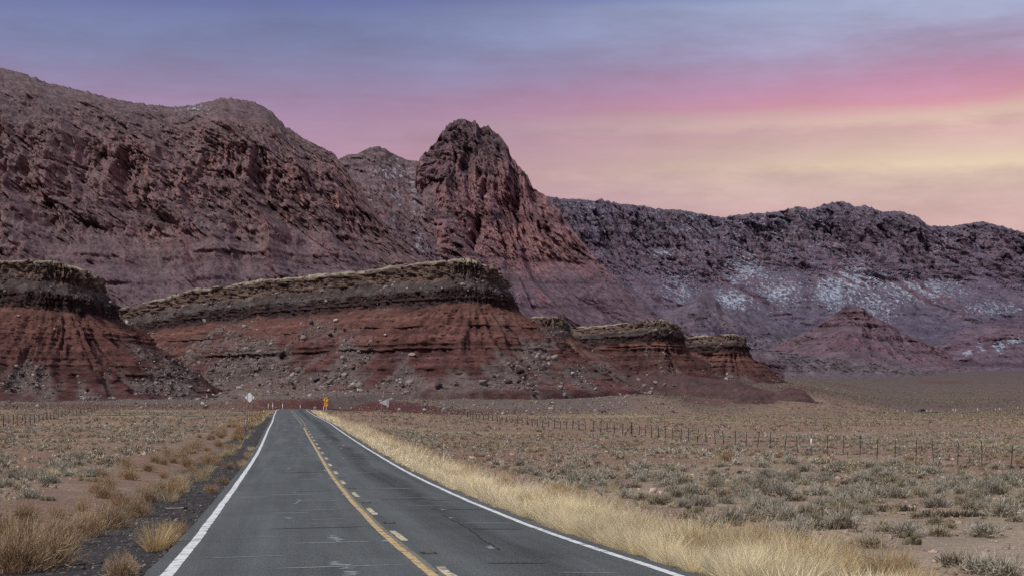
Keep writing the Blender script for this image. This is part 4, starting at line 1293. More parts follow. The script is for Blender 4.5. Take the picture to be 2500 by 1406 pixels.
def twigs(n, rng, R=.6, H=.45, ln=.2, w=.008, col=(1, 1, 1), cv=.25, seg=1, stem=0.25, dark=(.45, .4, .36), up=.5, tri=False):
    """dome of fine crossing twigs"""
    u = rng.random(n); az = rng.uniform(0, 2*np.pi, n)
    el = np.arcsin(rng.random(n) ** .8)
    lob = 1 + .22*np.sin(3*az + rng.uniform(0, 6)) + .15*np.sin(5*az + rng.uniform(0, 6))
    rad = (0.45 + .55 * u ** .5)
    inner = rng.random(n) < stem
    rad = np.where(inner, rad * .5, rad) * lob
    dx, dy, dz = np.cos(el)*np.cos(az), np.cos(el)*np.sin(az), np.sin(el)
    p = np.stack([dx*R*rad, dy*R*rad, dz*H*rad + .02], -1)
    d = np.stack([dx, dy, dz + up], -1) + rng.normal(0, .55, (n, 3))
    d /= np.linalg.norm(d, axis=1, keepdims=True)
    l = ln * rng.uniform(.5, 1.4, n)
    q = p + d * l[:, None]
    q[:, 2] = np.maximum(q[:, 2], .02)
    side = np.cross(d, rng.normal(0, 1, (n, 3))); side /= np.linalg.norm(side, axis=1, keepdims=True) + 1e-9
    ww = w * rng.uniform(.6, 1.5, n)[:, None]
    V = np.stack([p - side*ww, p + side*ww, q + side*ww*.5, q - side*ww*.5], 1).reshape(-1, 3)
    Fc = np.arange(n*4).reshape(n, 4)
    c = np.where(inner[:, None], np.array(dark)[None], np.array(col)[None]) * (1 + rng.normal(0, cv, (n, 1))).clip(.4, 1.7)  # darker inner stems, with shade of the bush core painted into their colour
    if tri:
        V = V.reshape(n, 4, 3)[:, :3].copy(); V[:, 2] = q
        return V.reshape(-1, 3), np.arange(n*3).reshape(n, 3), np.repeat(c, 3, 0)
    return V, Fc, np.repeat(c, 4, 0)

def join(*parts):
    Vs, Fs, Cs, b = [], [], [], 0
    for V, Fc, c in parts:
        Vs.append(V); Fs.append(Fc + b); Cs.append(c); b += len(V)
    return np.concatenate(Vs), np.concatenate(Fs), np.concatenate(Cs)

def plant_mat(name, col, var=.22, trans=0.0):
    m = Mat(name, 0.9, 0.1)
    oi = m.N('ShaderNodeObjectInfo')
    v = m.rng(oi.outputs['Random'], 0, 1, 1 - var, 1 + var)
    m.base(m.mulv(m.mix(1.0, m.attr(), C(*col), 'MULTIPLY'), v))
    if trans:
        tr = m.N('ShaderNodeBsdfTranslucent')
        m.L(m.b.inputs['Base Color'].links[0].from_socket, tr.inputs[0])
        mx = m.N('ShaderNodeMixShader'); mx.inputs[0].default_value = trans
        m.L(m.b.outputs[0], mx.inputs[1]); m.L(tr.outputs[0], mx.inputs[2])
        m.L(mx.outputs[0], m.nt.nodes['Material Output'].inputs[0])
    return m.m
M_STRAW = plant_mat('straw_grass', (232, 219, 182), .2, .3)
M_TUSS = plant_mat('tussock_grass', (206, 184, 138), .1, .25)
M_SHORT = plant_mat('short_field_grass', (184, 168, 132), .2, .2)
M_GOLD = plant_mat('golden_grass', (190, 168, 126), .14, .2)
M_GREY = plant_mat('grey_shrub_twigs', (160, 156, 140), .24)
M_OLIVE = plant_mat('olive_shrub_twigs', (146, 138, 116), .24)
M_BROWN = plant_mat('brown_bush_twigs', (168, 146, 116), .16)
M_RUST = plant_mat('rust_bush_twigs', (162, 134, 102), .16)
M_DARK = plant_mat('dark_scrub_twigs', (112, 104, 88), .2)

g = np.random.default_rng(21)
HI = {  # detailed plants for the ones that stand near
    'straw': [blades(620, g, .17, .46, .95, .0022, .30, 3, .14) for _ in range(5)],
    'tall': [blades(170, g, .14, .72, .5, .0022, .30, 3, .25, wind=-.12) for _ in range(4)],
    'short': [blades(240, g, .14, .34, .95, .003, .25, 2, .25) for _ in range(4)],
    'tussock': [blades(460, g, .16, .52, .62, .0026, .16, 2, .18) for _ in range(2)],
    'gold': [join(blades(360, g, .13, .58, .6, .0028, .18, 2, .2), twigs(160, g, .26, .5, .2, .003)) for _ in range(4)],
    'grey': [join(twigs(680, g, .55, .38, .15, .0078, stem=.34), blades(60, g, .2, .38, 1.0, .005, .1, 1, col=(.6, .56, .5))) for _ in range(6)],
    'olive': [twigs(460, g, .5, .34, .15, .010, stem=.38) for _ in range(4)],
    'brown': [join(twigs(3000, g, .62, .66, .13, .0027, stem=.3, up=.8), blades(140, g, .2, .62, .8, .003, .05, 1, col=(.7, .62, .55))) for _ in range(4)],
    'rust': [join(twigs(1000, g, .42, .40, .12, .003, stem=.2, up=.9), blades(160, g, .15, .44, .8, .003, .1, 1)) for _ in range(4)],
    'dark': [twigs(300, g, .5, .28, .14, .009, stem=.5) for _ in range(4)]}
LO = {
    'straw': [blades(40, g, .16, .46, 1.0, .014, .45, 2, .18, tri=True) for _ in range(5)],
    'short': [blades(26, g, .16, .34, 1.0, .012, .3, 1, .25, tri=True) for _ in range(4)],
    'tall': [blades(28, g, .16, .80, .5, .014, .25, 2, .25, wind=-.1, tri=True) for _ in range(4)],
    'gold': [blades(34, g, .16, .60, .8, .016, .2, 2, .25, tri=True) for _ in range(4)],
    'grey': [twigs(70, g, .55, .42, .22, .032, stem=.40, tri=True) for _ in range(6)],
    'olive': [twigs(62, g, .5, .36, .20, .032, stem=.42, tri=True) for _ in range(4)],
    'brown': [twigs(90, g, .62, .62, .22, .016, stem=.3, up=.8, tri=True) for _ in range(4)],
    'rust': [twigs(60, g, .45, .45, .2, .016, stem=.2, up=.8, tri=True) for _ in range(4)],
    'dark': [twigs(50, g, .5, .28, .18, .024, stem=.5, tri=True) for _ in range(4)]}
MID = {'straw': [blades(190, g, .17, .46, .95, .0050, .30, 2, .14, tri=True) for _ in range(5)], 'tall': [blades(70, g, .14, .72, .5, .004, .30, 2, .25, wind=-.12, tri=True) for _ in range(4)], 'gold': [blades(120, g, .13, .58, .6, .005, .18, 2, .2, tri=True) for _ in range(4)]}
FAR = {k: [twigs(15, g, .55, .45, .34, .075, stem=.3, tri=True) for _ in range(4)] for k in ('grey', 'olive', 'dark', 'brown', 'rust')}
FAR['short'] = FAR['straw'] = FAR['tall'] = FAR['gold'] = [blades(12, g, .2, .5, .9, .05, .3, 1, .25, tri=True) for _ in range(4)]
PM = {'tussock': M_TUSS, 'short': M_SHORT, 'straw': M_STRAW, 'tall': M_STRAW, 'gold': M_GOLD, 'grey': M_GREY, 'olive': M_OLIVE, 'brown': M_BROWN, 'rust': M_RUST, 'dark': M_DARK}
NAME = {'tussock': 'grass_tuft', 'short': 'grass_tuft', 'straw': 'grass_tuft', 'tall': 'grass_tuft', 'gold': 'grass_tuft', 'grey': 'desert_shrub', 'olive': 'desert_shrub', 'brown': 'dry_bush', 'rust': 'dry_bush', 'dark': 'desert_shrub'}
PHEI = {'straw': .5, 'tall': .8, 'gold': .6, 'grey': .5, 'olive': .42, 'brown': .8, 'rust': .55, 'dark': .35}

def plant_obj(kind, loc, s, label, group=None, sz=1.0, cat=None):
    k = int(g.integers(0, len(HI[kind])))
    key = ('pl', kind, k)
    if key not in MESHES:
        V, Fc, c = HI[kind][k]
        MESHES[key] = np_mesh(NAME[kind], V, Fc, PM[kind], c)
    o = bpy.data.objects.new(NAME[kind], MESHES[key])
    o.location = loc; o.scale = (s, s, s * sz); o.rotation_euler = (0, 0, g.uniform(0, 6.28))
    link(o)
    return tag(o, label, cat or {'grass_tuft': 'grass', 'desert_shrub': 'shrub', 'dry_bush': 'bush'}[NAME[kind]], group)

def plants(kind, x, y, s, n_obj, label_fn, stuff_label, group):
    """the largest in view become things, the others one mass"""
    x, y, s = map(np.asarray, (x, y, s))
    z = ground_z(x, y) - .02
    px, py = HX + F * x / y, HY - F * z / y
    inv = (px > -30) & (px < 2530) & (py < 1450) & (y > 8)
    size = np.where(inv, (1.0 if kind in ('straw', 'tall', 'gold') else s) / y, 0)
    order = np.argsort(-size)
    top = [i for i in order[:n_obj] if size[i] > 0]
    for i in top:
        lab = label_fn(x[i], y[i])
        rel = s[i] / s.mean()
        lab = ('large ' if rel > 1.15 else ('small ' if rel < .85 else '')) + lab
        plant_obj(kind, (x[i], y[i], z[i]), float(s[i]), lab, group, g.uniform(.85, 1.2))
    rest = order[len(top):]
    pos = np.stack([x, y, z], 1)[rest]; ss = s[rest]
    d = np.hypot(pos[:, 0], pos[:, 1])
    parts = []
    md = 75 if kind in MID else 0
    for lod, m in ((MID, d < md), (LO, (d >= md) & (d < 190)), (FAR, d >= 190)):
        if m.sum():
            cols = np.ones((m.sum(), 3)) * g.uniform(.78, 1.22, (m.sum(), 1))
            if kind in ('grey', 'olive'):
                cols = cols * np.where(g.random((m.sum(), 1)) < .3, np.array([[1.05, .98, .82]]), np.array([[.98, 1., 1.02]]))
            sc = ss[m][:, None] * np.stack([np.ones(m.sum()), np.ones(m.sum()), g.uniform(.8, 1.2, m.sum())], 1)
            parts.append(scatter_mesh(lod[kind], pos[m], sc, g, 0.0, cols))
    if parts:
        V, Fc, c = join(*parts)
        tag(mesh_obj({'grass_tuft': 'grass', 'desert_shrub': 'scrub', 'dry_bush': 'brush'}[NAME[kind]], V, Fc, PM[kind], c), stuff_label, NAME[kind].split('_')[-1] if 0 else {'grass_tuft': 'grass', 'desert_shrub': 'scrub', 'dry_bush': 'brush'}[NAME[kind]], kind='stuff')

def side(x, y):
    L, _, _ = road_rel(np.array([x]), np.array([y]))
    return 'right' if L[0] > 0 else 'left'

# pale grass along the right edge of the road
def verge(n, l0, l1, s0, s1, far=390, p=0.75, near=7):
    t = g.random(n) ** (1 / p)
    s = S0 + near + (far - near) * t
    lat = g.uniform(l0, l1, n)
    q = road_at(s, lat)
    return q[:, 0], q[:, 1], g.uniform(s0, s1, n)
def ordinal(k):
    W = ['nearest', 'second', 'third', 'fourth', 'fifth', 'sixth', 'seventh', 'eighth', 'ninth', 'tenth', 'eleventh', 'twelfth', 'thirteenth', 'fourteenth', 'fifteenth', 'sixteenth', 'seventeenth', 'eighteenth', 'nineteenth', 'twentieth', 'twenty-first', 'twenty-second', 'twenty-third', 'twenty-fourth', 'twenty-fifth', 'twenty-sixth', 'twenty-seventh', 'twenty-eighth', 'twenty-ninth', 'thirtieth']
    return W[int(np.clip(k, 0, len(W) - 1))]
def by_dash(x, y):
    """which painted dash of the centre line the spot is level with"""
    L, S, _ = road_rel(np.array([x]), np.array([y]))
    k = (S[0] - S0 - 22.4) / 9.6
    if k < 11 and abs(k - round(k)) > .25:
        return 'just %s the %s centre dash' % ('short of' if k < round(k) else 'past', ordinal(round(k)))
    if k < 11:
        return 'level with the %s centre dash' % ordinal(round(k))
    return 'level with the diamond sign' if S[0] - S0 < 260 else 'near the road crest'
sa = S0 + 19.5 + np.cumsum(g.uniform(.34, .60, 330) * np.linspace(1, 2.6, 330))
sa = sa[sa < S0 + 392]
q = road_at(sa, 4.42 + g.normal(0, .10, len(sa)))
x2, y2, s2 = verge(1500, 4.8, 5.8, .55, 1.45, p=.62, near=18)
k = fbm(x2 / 1.6, y2 / 2.4, 0, 2, 93) > -.02
x2, y2, s2 = x2[k], y2[k], s2[k]
xs, ys, ss = np.r_[q[:, 0], x2], np.r_[q[:, 1], y2], np.r_[g.uniform(.75, 1.35, len(sa)), s2]
plants('straw', xs, ys, ss, 140, lambda x, y: 'pale straw tuft %s right verge %s' % (('edging', 'in', 'deep in', 'behind')[int(np.digitize(road_rel(np.array([x]), np.array([y]))[0][0], (4.75, 5.3, 5.9)))], by_dash(x, y)), 'pale dry grass strip along the right road edge', 'pale grass tufts along the right road edge')
xs, ys, ss = verge(420, 5.0, 6.6, .6, 1.0, p=.6, far=200, near=24)
plants('tall', xs, ys, ss, 55, lambda x, y: 'tall thin straw clump behind right verge ' + by_dash(x, y), 'tall thin grass behind the pale verge on the right', 'tall grass clumps behind the right verge')
xs, ys, ss = verge(900, 4.9, 7.2, .6, 1.2, p=.66, near=20)
k = sm(0.0, .3, fbm(xs / 9, ys / 9, 0, 2, 91)) > g.random(len(xs)) * .8
plants('gold', xs[k], ys[k], ss[k], 50, lambda x, y: 'golden brown clump behind right verge ' + by_dash(x, y), 'golden brown grass behind the right verge', 'golden grass clumps behind the right verge')

# left edge: brown bushes beyond the gravel, a few tufts on it
t = g.random(130) ** 1.1
q = road_at(S0 + 32 + 330 * t, -7.6 - np.abs(g.normal(0, .7, 130)) + .35 * np.sin(t * 40))
plants('brown', q[:, 0], q[:, 1], g.uniform(.4, .75, 130), 60, lambda x, y: 'brown twiggy bush beyond left gravel shoulder ' + by_dash(x, y), 'brown brush beyond the left gravel shoulder', 'brown bushes beyond the left gravel shoulder')
t = g.random(130)
q = road_at(S0 + 48 + 330 * t, -5.0 - np.abs(g.normal(0, .9, 130)))
plants('short', q[:, 0], q[:, 1], g.uniform(.9, 1.5, 130), 22, lambda x, y: 'straw tuft beside left gravel shoulder ' + by_dash(x, y), 'straw grass beside the left gravel shoulder', 'straw tufts beside the left shoulder')
t = g.random(70)
q = road_at(S0 + 50 + 300 * t, -5.4 - np.abs(g.normal(0, .8, 70)))
plants('rust', q[:, 0], q[:, 1], g.uniform(.7, 1.15, 70), 24, lambda x, y: 'rust bush beside the left shoulder ' + by_dash(x, y), 'rust brown brush beside the left gravel shoulder', 'rust brown bushes beside the left shoulder')
for kind, px, py, s, lab in [('brown', 40, 1400, 1.15, 'large brown bush filling the bottom left corner'), ('brown', 120, 1385, 0.98, 'brown bush second from the bottom left corner'), ('brown', 150, 1335, 0.89, 'brown bush at lower left with greyer top'),
                             ('brown', 215, 1312, 0.89, 'round brown bush at the gravel edge, lower left'), ('brown', 275, 1290, 0.81, 'brown bush touching the gravel edge left of the straw tussock'), ('brown', 335, 1262, 0.72, 'brown bush at the gravel edge above the fallen stick'),
                             ('brown', 365, 1225, 0.64, 'brown bush farther along the gravel edge'), ('brown', 400, 1200, 0.59, 'brown bush where the gravel shoulder narrows'), ('brown', 300, 1408, 0.47, 'low brown bush on the gravel at the bottom edge'),
                             ('tussock', 380, 1345, 1.1, 'big straw tussock alone on the dark gravel shoulder'), ('gold', 412, 1335, 0.81, 'golden tuft leaning on the right of the lone straw tussock'), ('rust', 438, 1302, 0.53, 'small orange tuft behind the lone straw tussock'),
                             ('rust', 515, 1203, 0.64, 'rounded rust bush on the gravel near the white line'), ('rust', 543, 1183, 0.68, 'rust bush on the gravel, upper of the pair near the white line'), ('tussock', 590, 1140, 0.77, 'golden tuft crowding the left white line'),
                             ('tussock', 605, 1118, 0.81, 'golden tuft farther up along the left white line'), ('straw', 612, 1100, 0.81, 'pale tuft beside the left white line'), ('brown', 560, 1145, 0.51, 'dark brown bush left of the golden tufts'),
                             ('grey', 60, 1270, 0.62, 'grey shrub at the left edge of the photo'), ('grey', 225, 1160, 0.68, 'grey green shrub with straw grass beside it in the left field'), ('straw', 130, 1160, 0.94, 'straw clump left of the grey green shrub'), ('rust', 400, 1168, 0.77, 'round brown bush standing alone in the left field'),
                             ('grey', 288, 1215, 0.50, 'thin grey shrub in the middle of the left field'), ('grey', 45, 1165, 0.50, 'thin grey shrub near the left edge'), ('olive', 95, 1168, 0.50, 'olive shrub between two straw clumps on the left'), ('straw', 175, 1158, 0.77, 'straw clump right of the olive shrub on the left'),
                             ('grey', 1870, 1165, 0.93, 'big round grey shrub in front of the fence on the right'), ('grey', 2050, 1142, 0.74, 'round grey shrub below the fence near the white tagged post'), ('rust', 1773, 1125, 1.10, 'round golden brown bush in front of the fence'),
                             ('grey', 2270, 1155, 0.81, 'spreading grey shrub under the fence at right'), ('grey', 2060, 1280, 0.74, 'grey shrub on pale gravel at right'), ('grey', 2450, 1262, 0.93, 'large grey shrub at the right edge'), ('grey', 2400, 1310, 0.74, 'grey shrub below the large one at the right edge'),
                             ('grey', 2210, 1310, 0.74, 'grey shrub in the lower right on pale gravel'), ('grey', 2390, 1400, 0.74, 'grey shrub in the bottom right corner'), ('dark', 2330, 1385, 0.74, 'dark scrub clump at the bottom right'), ('grey', 1900, 1250, 0.74, 'grey shrub right of the pale verge grass'), ('grey', 1080, 1118, 0.93, 'dark grey shrub just behind the verge grass'),
                             ('rust', 1232, 1205, 1.10, 'orange brown bush rising behind the pale verge grass'), ('rust', 1050, 1125, 0.77, 'small orange bush behind the verge grass'), ('rust', 963, 1026, 1.36, 'orange bush near the triangular sign')]:
    p = on_ground(px, py)
    plant_obj(kind, p, s, lab)

# scrub over the plain
def field(n, rmin, rmax, p, seed, clump=14, thr=0.0, azr=(-80, 2580)):
    az = g.uniform(*azr, n)
    r = rmin + (rmax - rmin) * g.random(n) ** p
    x = (az - HX) / F * r
    L, S, _ = road_rel(x, r)
    den = fbm(x / clump, r / clump, 0, 3, seed)
    den = den + .75 * pn(x / (clump * 4.5), r / (clump * 4.5), 0, seed + 7)
    ok = ((L > 8.0) | (L < -9.5)) & (den > thr - g.random(n) * .32)
    return x[ok], r[ok]
PXR = [2466.9, 2397.4, 2337.7, 2280, 2235.8, 2185, 2141.5, 2099.4, 2057.7, 2019.2, 1980.7, 1947.2, 1915.9, 1879.9, 1849.7, 1821.6, 1795, 1768, 1747, 1723, 1702, 1680, 1662, 1641, 1625, 1608, 1591, 1575, 1560, 1542, 1520, 1500, 1482, 1466, 1448, 1430, 1413, 1398, 1383, 1368, 1353, 1340, 1324.5, 1312, 1300, 1287, 1275.6, 1262, 1250, 1238, 1226, 1214, 1203, 1192, 1181, 1170, 1163, 1155, 1148, 1141]
FENCE_PX = [2466.9, 1947.2, 1900, 1821, 1702, 1542, 1383, 1275]
FENCE_D = [78, 121, 126, 140, 162, 200, 250, 289]
def near_label(kind):
    def f(x, y):
        px = HX + F * x / y
        if side(x, y) == 'left':
            L, S, _ = road_rel(np.array([x]), np.array([y]))
            return '%s in left field%s %s' % (kind, ' near road' if -L[0] < 16 else '', by_dash(x, y))
        k = int(np.argmin(np.abs(np.array(PXR) - px)))
        fy = np.interp(px, FENCE_PX[::-1], FENCE_D[::-1])
        pos = 'behind' if y > fy + 2 else ('just before' if y > fy - 18 else ('below' if y > fy * .55 else 'far below'))
        return '%s %s %s fence post from right' % (kind, pos, ordinal(k) if k else 'first') if k < 30 else '%s right of the verge %s' % (kind, by_dash(x, y))
    return f
x, y = field(6500, 26, 190, .66, 501, 9, .10)
plants('grey', x, y, .26 + .62 * g.random(len(x)) ** 1.8, 150, near_label('grey twiggy shrub'), 'grey scrub spread over the plain beside the road', 'grey shrubs in the fields')
x, y = field(5200, 26, 190, .66, 520, 7, .10)
plants('olive', x, y, .24 + .5 * g.random(len(x)) ** 1.6, 80, near_label('low olive brown shrub'), 'olive scrub spread over the plain beside the road', 'olive shrubs in the fields')
x, y = field(2200, 26, 200, .7, 540, 16, .2)
plants('short', x, y, g.uniform(.3, .85, len(x)), 24, near_label('short straw tuft'), 'short straw grass spread over the fields', 'straw tufts in the fields')
x, y = field(900, 30, 200, .7, 560, 14, .15)
plants('dark', x, y, g.uniform(.3, .6, len(x)), 40, near_label('dark low scrub clump'), 'dark low scrub over the fields', 'dark scrub clumps in the fields')
x, y = field(260, 35, 420, .8, 580, 20, .3)
plants('rust', x, y, g.uniform(.3, .8, len(x)), 36, near_label('rust brown bush'), 'rust brown brush over the fields', 'rust bushes in the fields')
for kind, n, sd in (('grey', 8500, 601), ('olive', 8500, 620), ('short', 4600, 640), ('dark', 5200, 660)):
    x, y = field(n, 185, 640, .62, sd, 40, .1)
    plants(kind, x, y, g.uniform(.35, .85, len(x)), 0, None, 'distant %s plants over the plain towards the mesas' % {'grey': 'grey', 'olive': 'olive', 'short': 'straw', 'dark': 'dark'}[kind], None)
for kind, n, sd in (('grey', 6000, 701), ('olive', 6000, 720), ('dark', 9000, 740)):
    x, y = field(n, 600, 1700, .7, sd, 90, .0, (1150, 2580))
    plants(kind, x, y, g.uniform(.7, 1.6, len(x)), 0, None, 'far %s scrub over the grey plain at right' % {'grey': 'pale', 'olive': 'brownish', 'dark': 'dark'}[kind], None)

# stones on the ground
n = 11000
x, y = field(n, 20, 150, .7, 801, 10, -.3)
s = np.clip(.040 * (1 - g.random(len(x))) ** (-1 / 2.6), .03, .22)
cc = np.where(g.random((len(x), 1)) < .6, C(172, 152, 136)[None], C(128, 102, 90)[None]) * g.uniform(.6, 1.25, (len(x), 1))
V, Fc, c = scatter_mesh(CHIPS, np.stack([x, y, ground_z(x, y)], 1), s[:, None] * g.uniform(.7, 1.3, (len(x), 3)), g, .4, cc)
tag(mesh_obj('field_stones', V, Fc, M_BOULD, c), 'small pinkish stones scattered over the fields', 'stones', kind='stuff')
n = 7500
sv = S0 + 9 + 80 * g.random(n) ** 1.6
q = road_at(sv, -3.75 - np.abs(g.random(n)) * 3.3)
q[:, 2] = ground_z(q[:, 0], q[:, 1])
s = np.clip(.016 * (1 - g.random(n)) ** (-1 / 2.6), .016, .07)
cc = np.where(g.random((n, 1)) < .8, C(66, 66, 68)[None], C(126, 122, 118)[None]) * g.uniform(.45, 1.35, (n, 1))
V, Fc, c = scatter_mesh(CHIPS, q, s[:, None] * g.uniform(.7, 1.3, (n, 3)), g, .5, cc)
tag(mesh_obj('gravel', V, Fc, M_BOULD, c), 'dark loose gravel on the left road shoulder', 'gravel', kind='stuff')
for i, (px, py, w, lab) in enumerate([(1605, 1153, 20, 'pinkish rock partly hidden by shrubs in the right field'), (1665, 1172, 30, 'broad pale pink rock in the right field'), (1690, 1160, 18, 'pale rock behind the broad pink rock'), (1750, 1172, 22, 'flat whitish rock at the left of a rock group'), (1775, 1178, 26, 'largest whitish rock of the group in the right field'),
                                      (1800, 1182, 14, 'small whitish rock at the right of the rock group'), (1828, 1150, 16, 'pale orange rock near the round grey shrub'), (1500, 1108, 12, 'upright pinkish stone in the right field'), (1465, 1106, 16, 'low red rock left of the upright stone'), (1560, 1195, 14, 'small pale rock behind the verge grass'),
                                      (172, 1258, 18, 'reddish stone in the left field near the brown bushes'), (200, 1248, 14, 'small reddish stone beside the larger one on the left'), (240, 1114, 6, 'small bright white stone in the left field')]):
    p = on_ground(px, py)
    s = w * p[1] / F / 2
    tag(obj_rock('rock', (1, i % 6), (p[0], p[1], p[2] + s * .25), (s, s * .8, s * .6), (g.normal(0, .2), g.normal(0, .2), g.uniform(0, 6)), C(182, 164, 148) if i < 10 else C(156, 116, 100)), lab, 'rock')

# ------------------------------------------------------------------ cactus clumps
def pad(cx, cy, cz, r, az, tilt):
    """one flat oval cactus pad"""
    V = []
    nseg = 8
    for k, (s, o) in enumerate(((.0, -.5), (.72, -.45), (1, 0), (.72, .45), (.0, .5))):
        m = 1 if s == 0 else nseg
        for j in range(m):
            a = 2 * math.pi * j / nseg
            V.append((s * r * .8 * math.cos(a), o * r * .22, r + s * r * math.sin(a)))
    V = np.array(V)
    Fc = []
    r1 = lambda j: 1 + j % nseg
    r2 = lambda j: 1 + nseg + j % nseg
    r3 = lambda j: 1 + 2 * nseg + j % nseg
    e = 1 + 3 * nseg
    for j in range(nseg):
        Fc += [(0, r1(j + 1), r1(j), r1(j)), (r1(j), r1(j + 1), r2(j + 1), r2(j)), (r2(j), r2(j + 1), r3(j + 1), r3(j)), (r3(j), r3(j + 1), e, e)]
    ct, st = math.cos(tilt), math.sin(tilt)
    V = np.stack([V[:, 0], V[:, 1] * ct - V[:, 2] * st, V[:, 1] * st + V[:, 2] * ct], 1)
    ca, sa = math.cos(az), math.sin(az)
    V = np.stack([V[:, 0] * ca - V[:, 1] * sa + cx, V[:, 0] * sa + V[:, 1] * ca + cy, V[:, 2] + cz], 1)
    T = []
    for f in Fc:
        f = list(dict.fromkeys(f))
        T.append(f[:3])
        if len(f) == 4:
            T.append([f[0], f[2], f[3]])
    return V, np.array(T), np.ones((len(V), 3)) * g.uniform(.75, 1.2)
M_CACT = plant_mat('cactus_skin', (124, 116, 94), .2)
M_CHOL = plant_mat('spiny_cactus_skin', (104, 95, 82), .2)
def cactus(px, py, n, spread, r, lab, spiny=False):
    p = on_ground(px, py)
    ps = []
    for k in range(n):
        x, y = g.normal(0, spread, 1)[0], g.normal(0, spread * .4, 1)[0]
        q = r * g.uniform(.8, 1.2)
        x, y = ((k / n - .5) * spread * 3, g.normal(0, .04)) if spiny else (0, 0)
        if not spiny:
            x, y = (k - n / 2) * r * .72, .2 * r * math.sin(k * 2.1)
        if spiny:
            V, Fc, c = blades(10, g, .03, .17, .9, .016, 0, 1, .3)
            Fc = np.concatenate([Fc[:, [0, 1, 2]], Fc[:, [0, 2, 3]]])
            ps.append((V + np.array([x, y, 0]), Fc, c))
        else:
            ps.append(pad(x, y, -.03, q, g.uniform(-.5, .5), g.normal(0, .2)))
            if g.random() < .5:
                ps.append(pad(x + g.normal(0, .04), y, q * 1.25, q * .8, g.uniform(-.8, .8), g.normal(0, .3)))
    V, Fc, c = join(*ps)
    o = mesh_obj('cactus', V, Fc, M_CHOL if spiny else M_CACT, c)
    o.location = p
    tag(o, lab, 'cactus')
for a in [(225, 1175, 14, .30, .09, 'prickly pear row on bare ground beside the grey green shrub'), (168, 1160, 5, .10, .08, 'small prickly pear in front of the straw clump at left'), (10, 1120, 7, .2, .09, 'prickly pear clump at the left edge'),
          (120, 1222, 7, .25, .09, 'prickly pear clump low in the left field'), (25, 1275, 8, .25, .08, 'prickly pear clump beside the large brown bushes'),
          (1990, 1258, 9, .35, .11, 'prickly pear with round pads in front of the grey shrubs at right'), (1960, 1262, 5, .15, .1, 'prickly pear clump left of the round padded one'), (2145, 1192, 8, .3, .1, 'prickly pear clump below the fence at right'),
          (1945, 1165, 7, .3, .1, 'prickly pear under the big round grey shrub'), (1700, 1250, 6, .25, .1, 'prickly pear behind the verge grass'), (2230, 1330, 5, .2, .09, 'pale prickly pear near the bottom right verge grass'), (2120, 1175, 5, .2, .1, 'small prickly pear right of the round grey shrub')]:
    cactus(*a)
for a in [(2330, 1262, 46, .55, 0, 'wide dark spiny cactus mat near the right edge'), (2190, 1248, 26, .35, 0, 'dark spiny cactus mat left of the wide one'), (2190, 1178, 24, .5, 0, 'dark spiny cactus mat below the fence'), (2040, 1290, 22, .3, 0, 'dark spiny cactus mat below the grey shrub on gravel'),
          (1900, 1210, 16, .3, 0, 'dark spiny cactus behind the pale verge grass'), (1540, 1190, 14, .25, 0, 'dark spiny cactus left of the pale rocks'), (1690, 1265, 16, .25, 0, 'dark spiny cactus close to the verge grass'), (1660, 1180, 8, .2, 0, 'dark spiny cactus beside the broad pink rock')]:
    cactus(*a, spiny=True)

# ------------------------------------------------------------------ signs, posts, fences
def box(x0, x1, y0, y1, z0, z1):
    V = np.array([(x, y, z) for x in (x0, x1) for y in (y0, y1) for z in (z0, z1)], float)
    Fc = np.array([(0, 1, 3, 2), (4, 6, 7, 5), (0, 4, 5, 1), (2, 3, 7, 6), (0, 2, 6, 4), (1, 5, 7, 3)])
    return V, Fc
def plate(poly, t):
    """flat plate from an outline in x, z, thickness t in y, front at y=0"""
    n = len(poly)
    P = np.array(poly, float)
    V = np.concatenate([np.stack([P[:, 0], np.zeros(n), P[:, 1]], 1), np.stack([P[:, 0], np.full(n, t), P[:, 1]], 1)])
    me = bpy.data.meshes.new('plate')
    fs = [tuple(range(n)), tuple(range(2 * n - 1, n - 1, -1))] + [(i, i + n, (i + 1) % n + n, (i + 1) % n) for i in range(n)]
    me.from_pydata([tuple(v) for v in V], [], fs)
    me.update()
    return me
def empty(name, loc, rz=0.0):
    o = bpy.data.objects.new(name, None)
    o.location = loc; o.rotation_euler = (0, 0, rz); o.empty_display_size = .3
    return link(o)
def part(name, me, mat, parent, loc=(0, 0, 0), label=None):
    if not isinstance(me, bpy.types.Mesh):
        me = np_mesh(name, me[0], me[1])
    if not me.materials:
        me.materials.append(mat)
    o = bpy.data.objects.new(name, me)
    o.location = loc
    link(o, parent)
    if label:
        o['label'] = label
    return o
def simple(name, col, rough=.6, metal=0.0, vary=.12, ns=6.0, spec=.3):
    m = Mat(name, rough, spec)
    a = m.noise(ns, 4, .6)
    m.base(m.mulv(m.mix(0.0, C(*col), C(*col)), m.rng(a, .3, .7, 1 - vary, 1 + vary)))
    m.b.inputs['Metallic'].default_value = metal
    return m.m
M_ALU = simple('bare_aluminium', (226, 230, 230), .5, 0.0)
M_ALU2 = simple('dull_aluminium', (176, 178, 182), .6, 0.0)
M_STEEL = simple('galvanised_post', (112, 118, 118), .6, .3)
M_YSIGN = simple('yellow_sign_sheet', (250, 176, 30), .5, vary=.05)
M_OSIGN = simple('orange_yellow_plaque_sheet', (252, 164, 40), .5, vary=.05)
M_BLK = simple('black_sign_print', (22, 20, 18), .6)
M_WPOST = simple('white_post_plastic', (226, 226, 224), .5)
M_REFL = simple('delineator_reflector', (230, 232, 236), .3)
M_TPOST = simple('rusted_fence_steel', (52, 44, 42), .8)
M_WIRE = simple('fence_wire', (92, 84, 80), .6)
M_GREENP = simple('green_post_plastic', (70, 140, 110), .6)
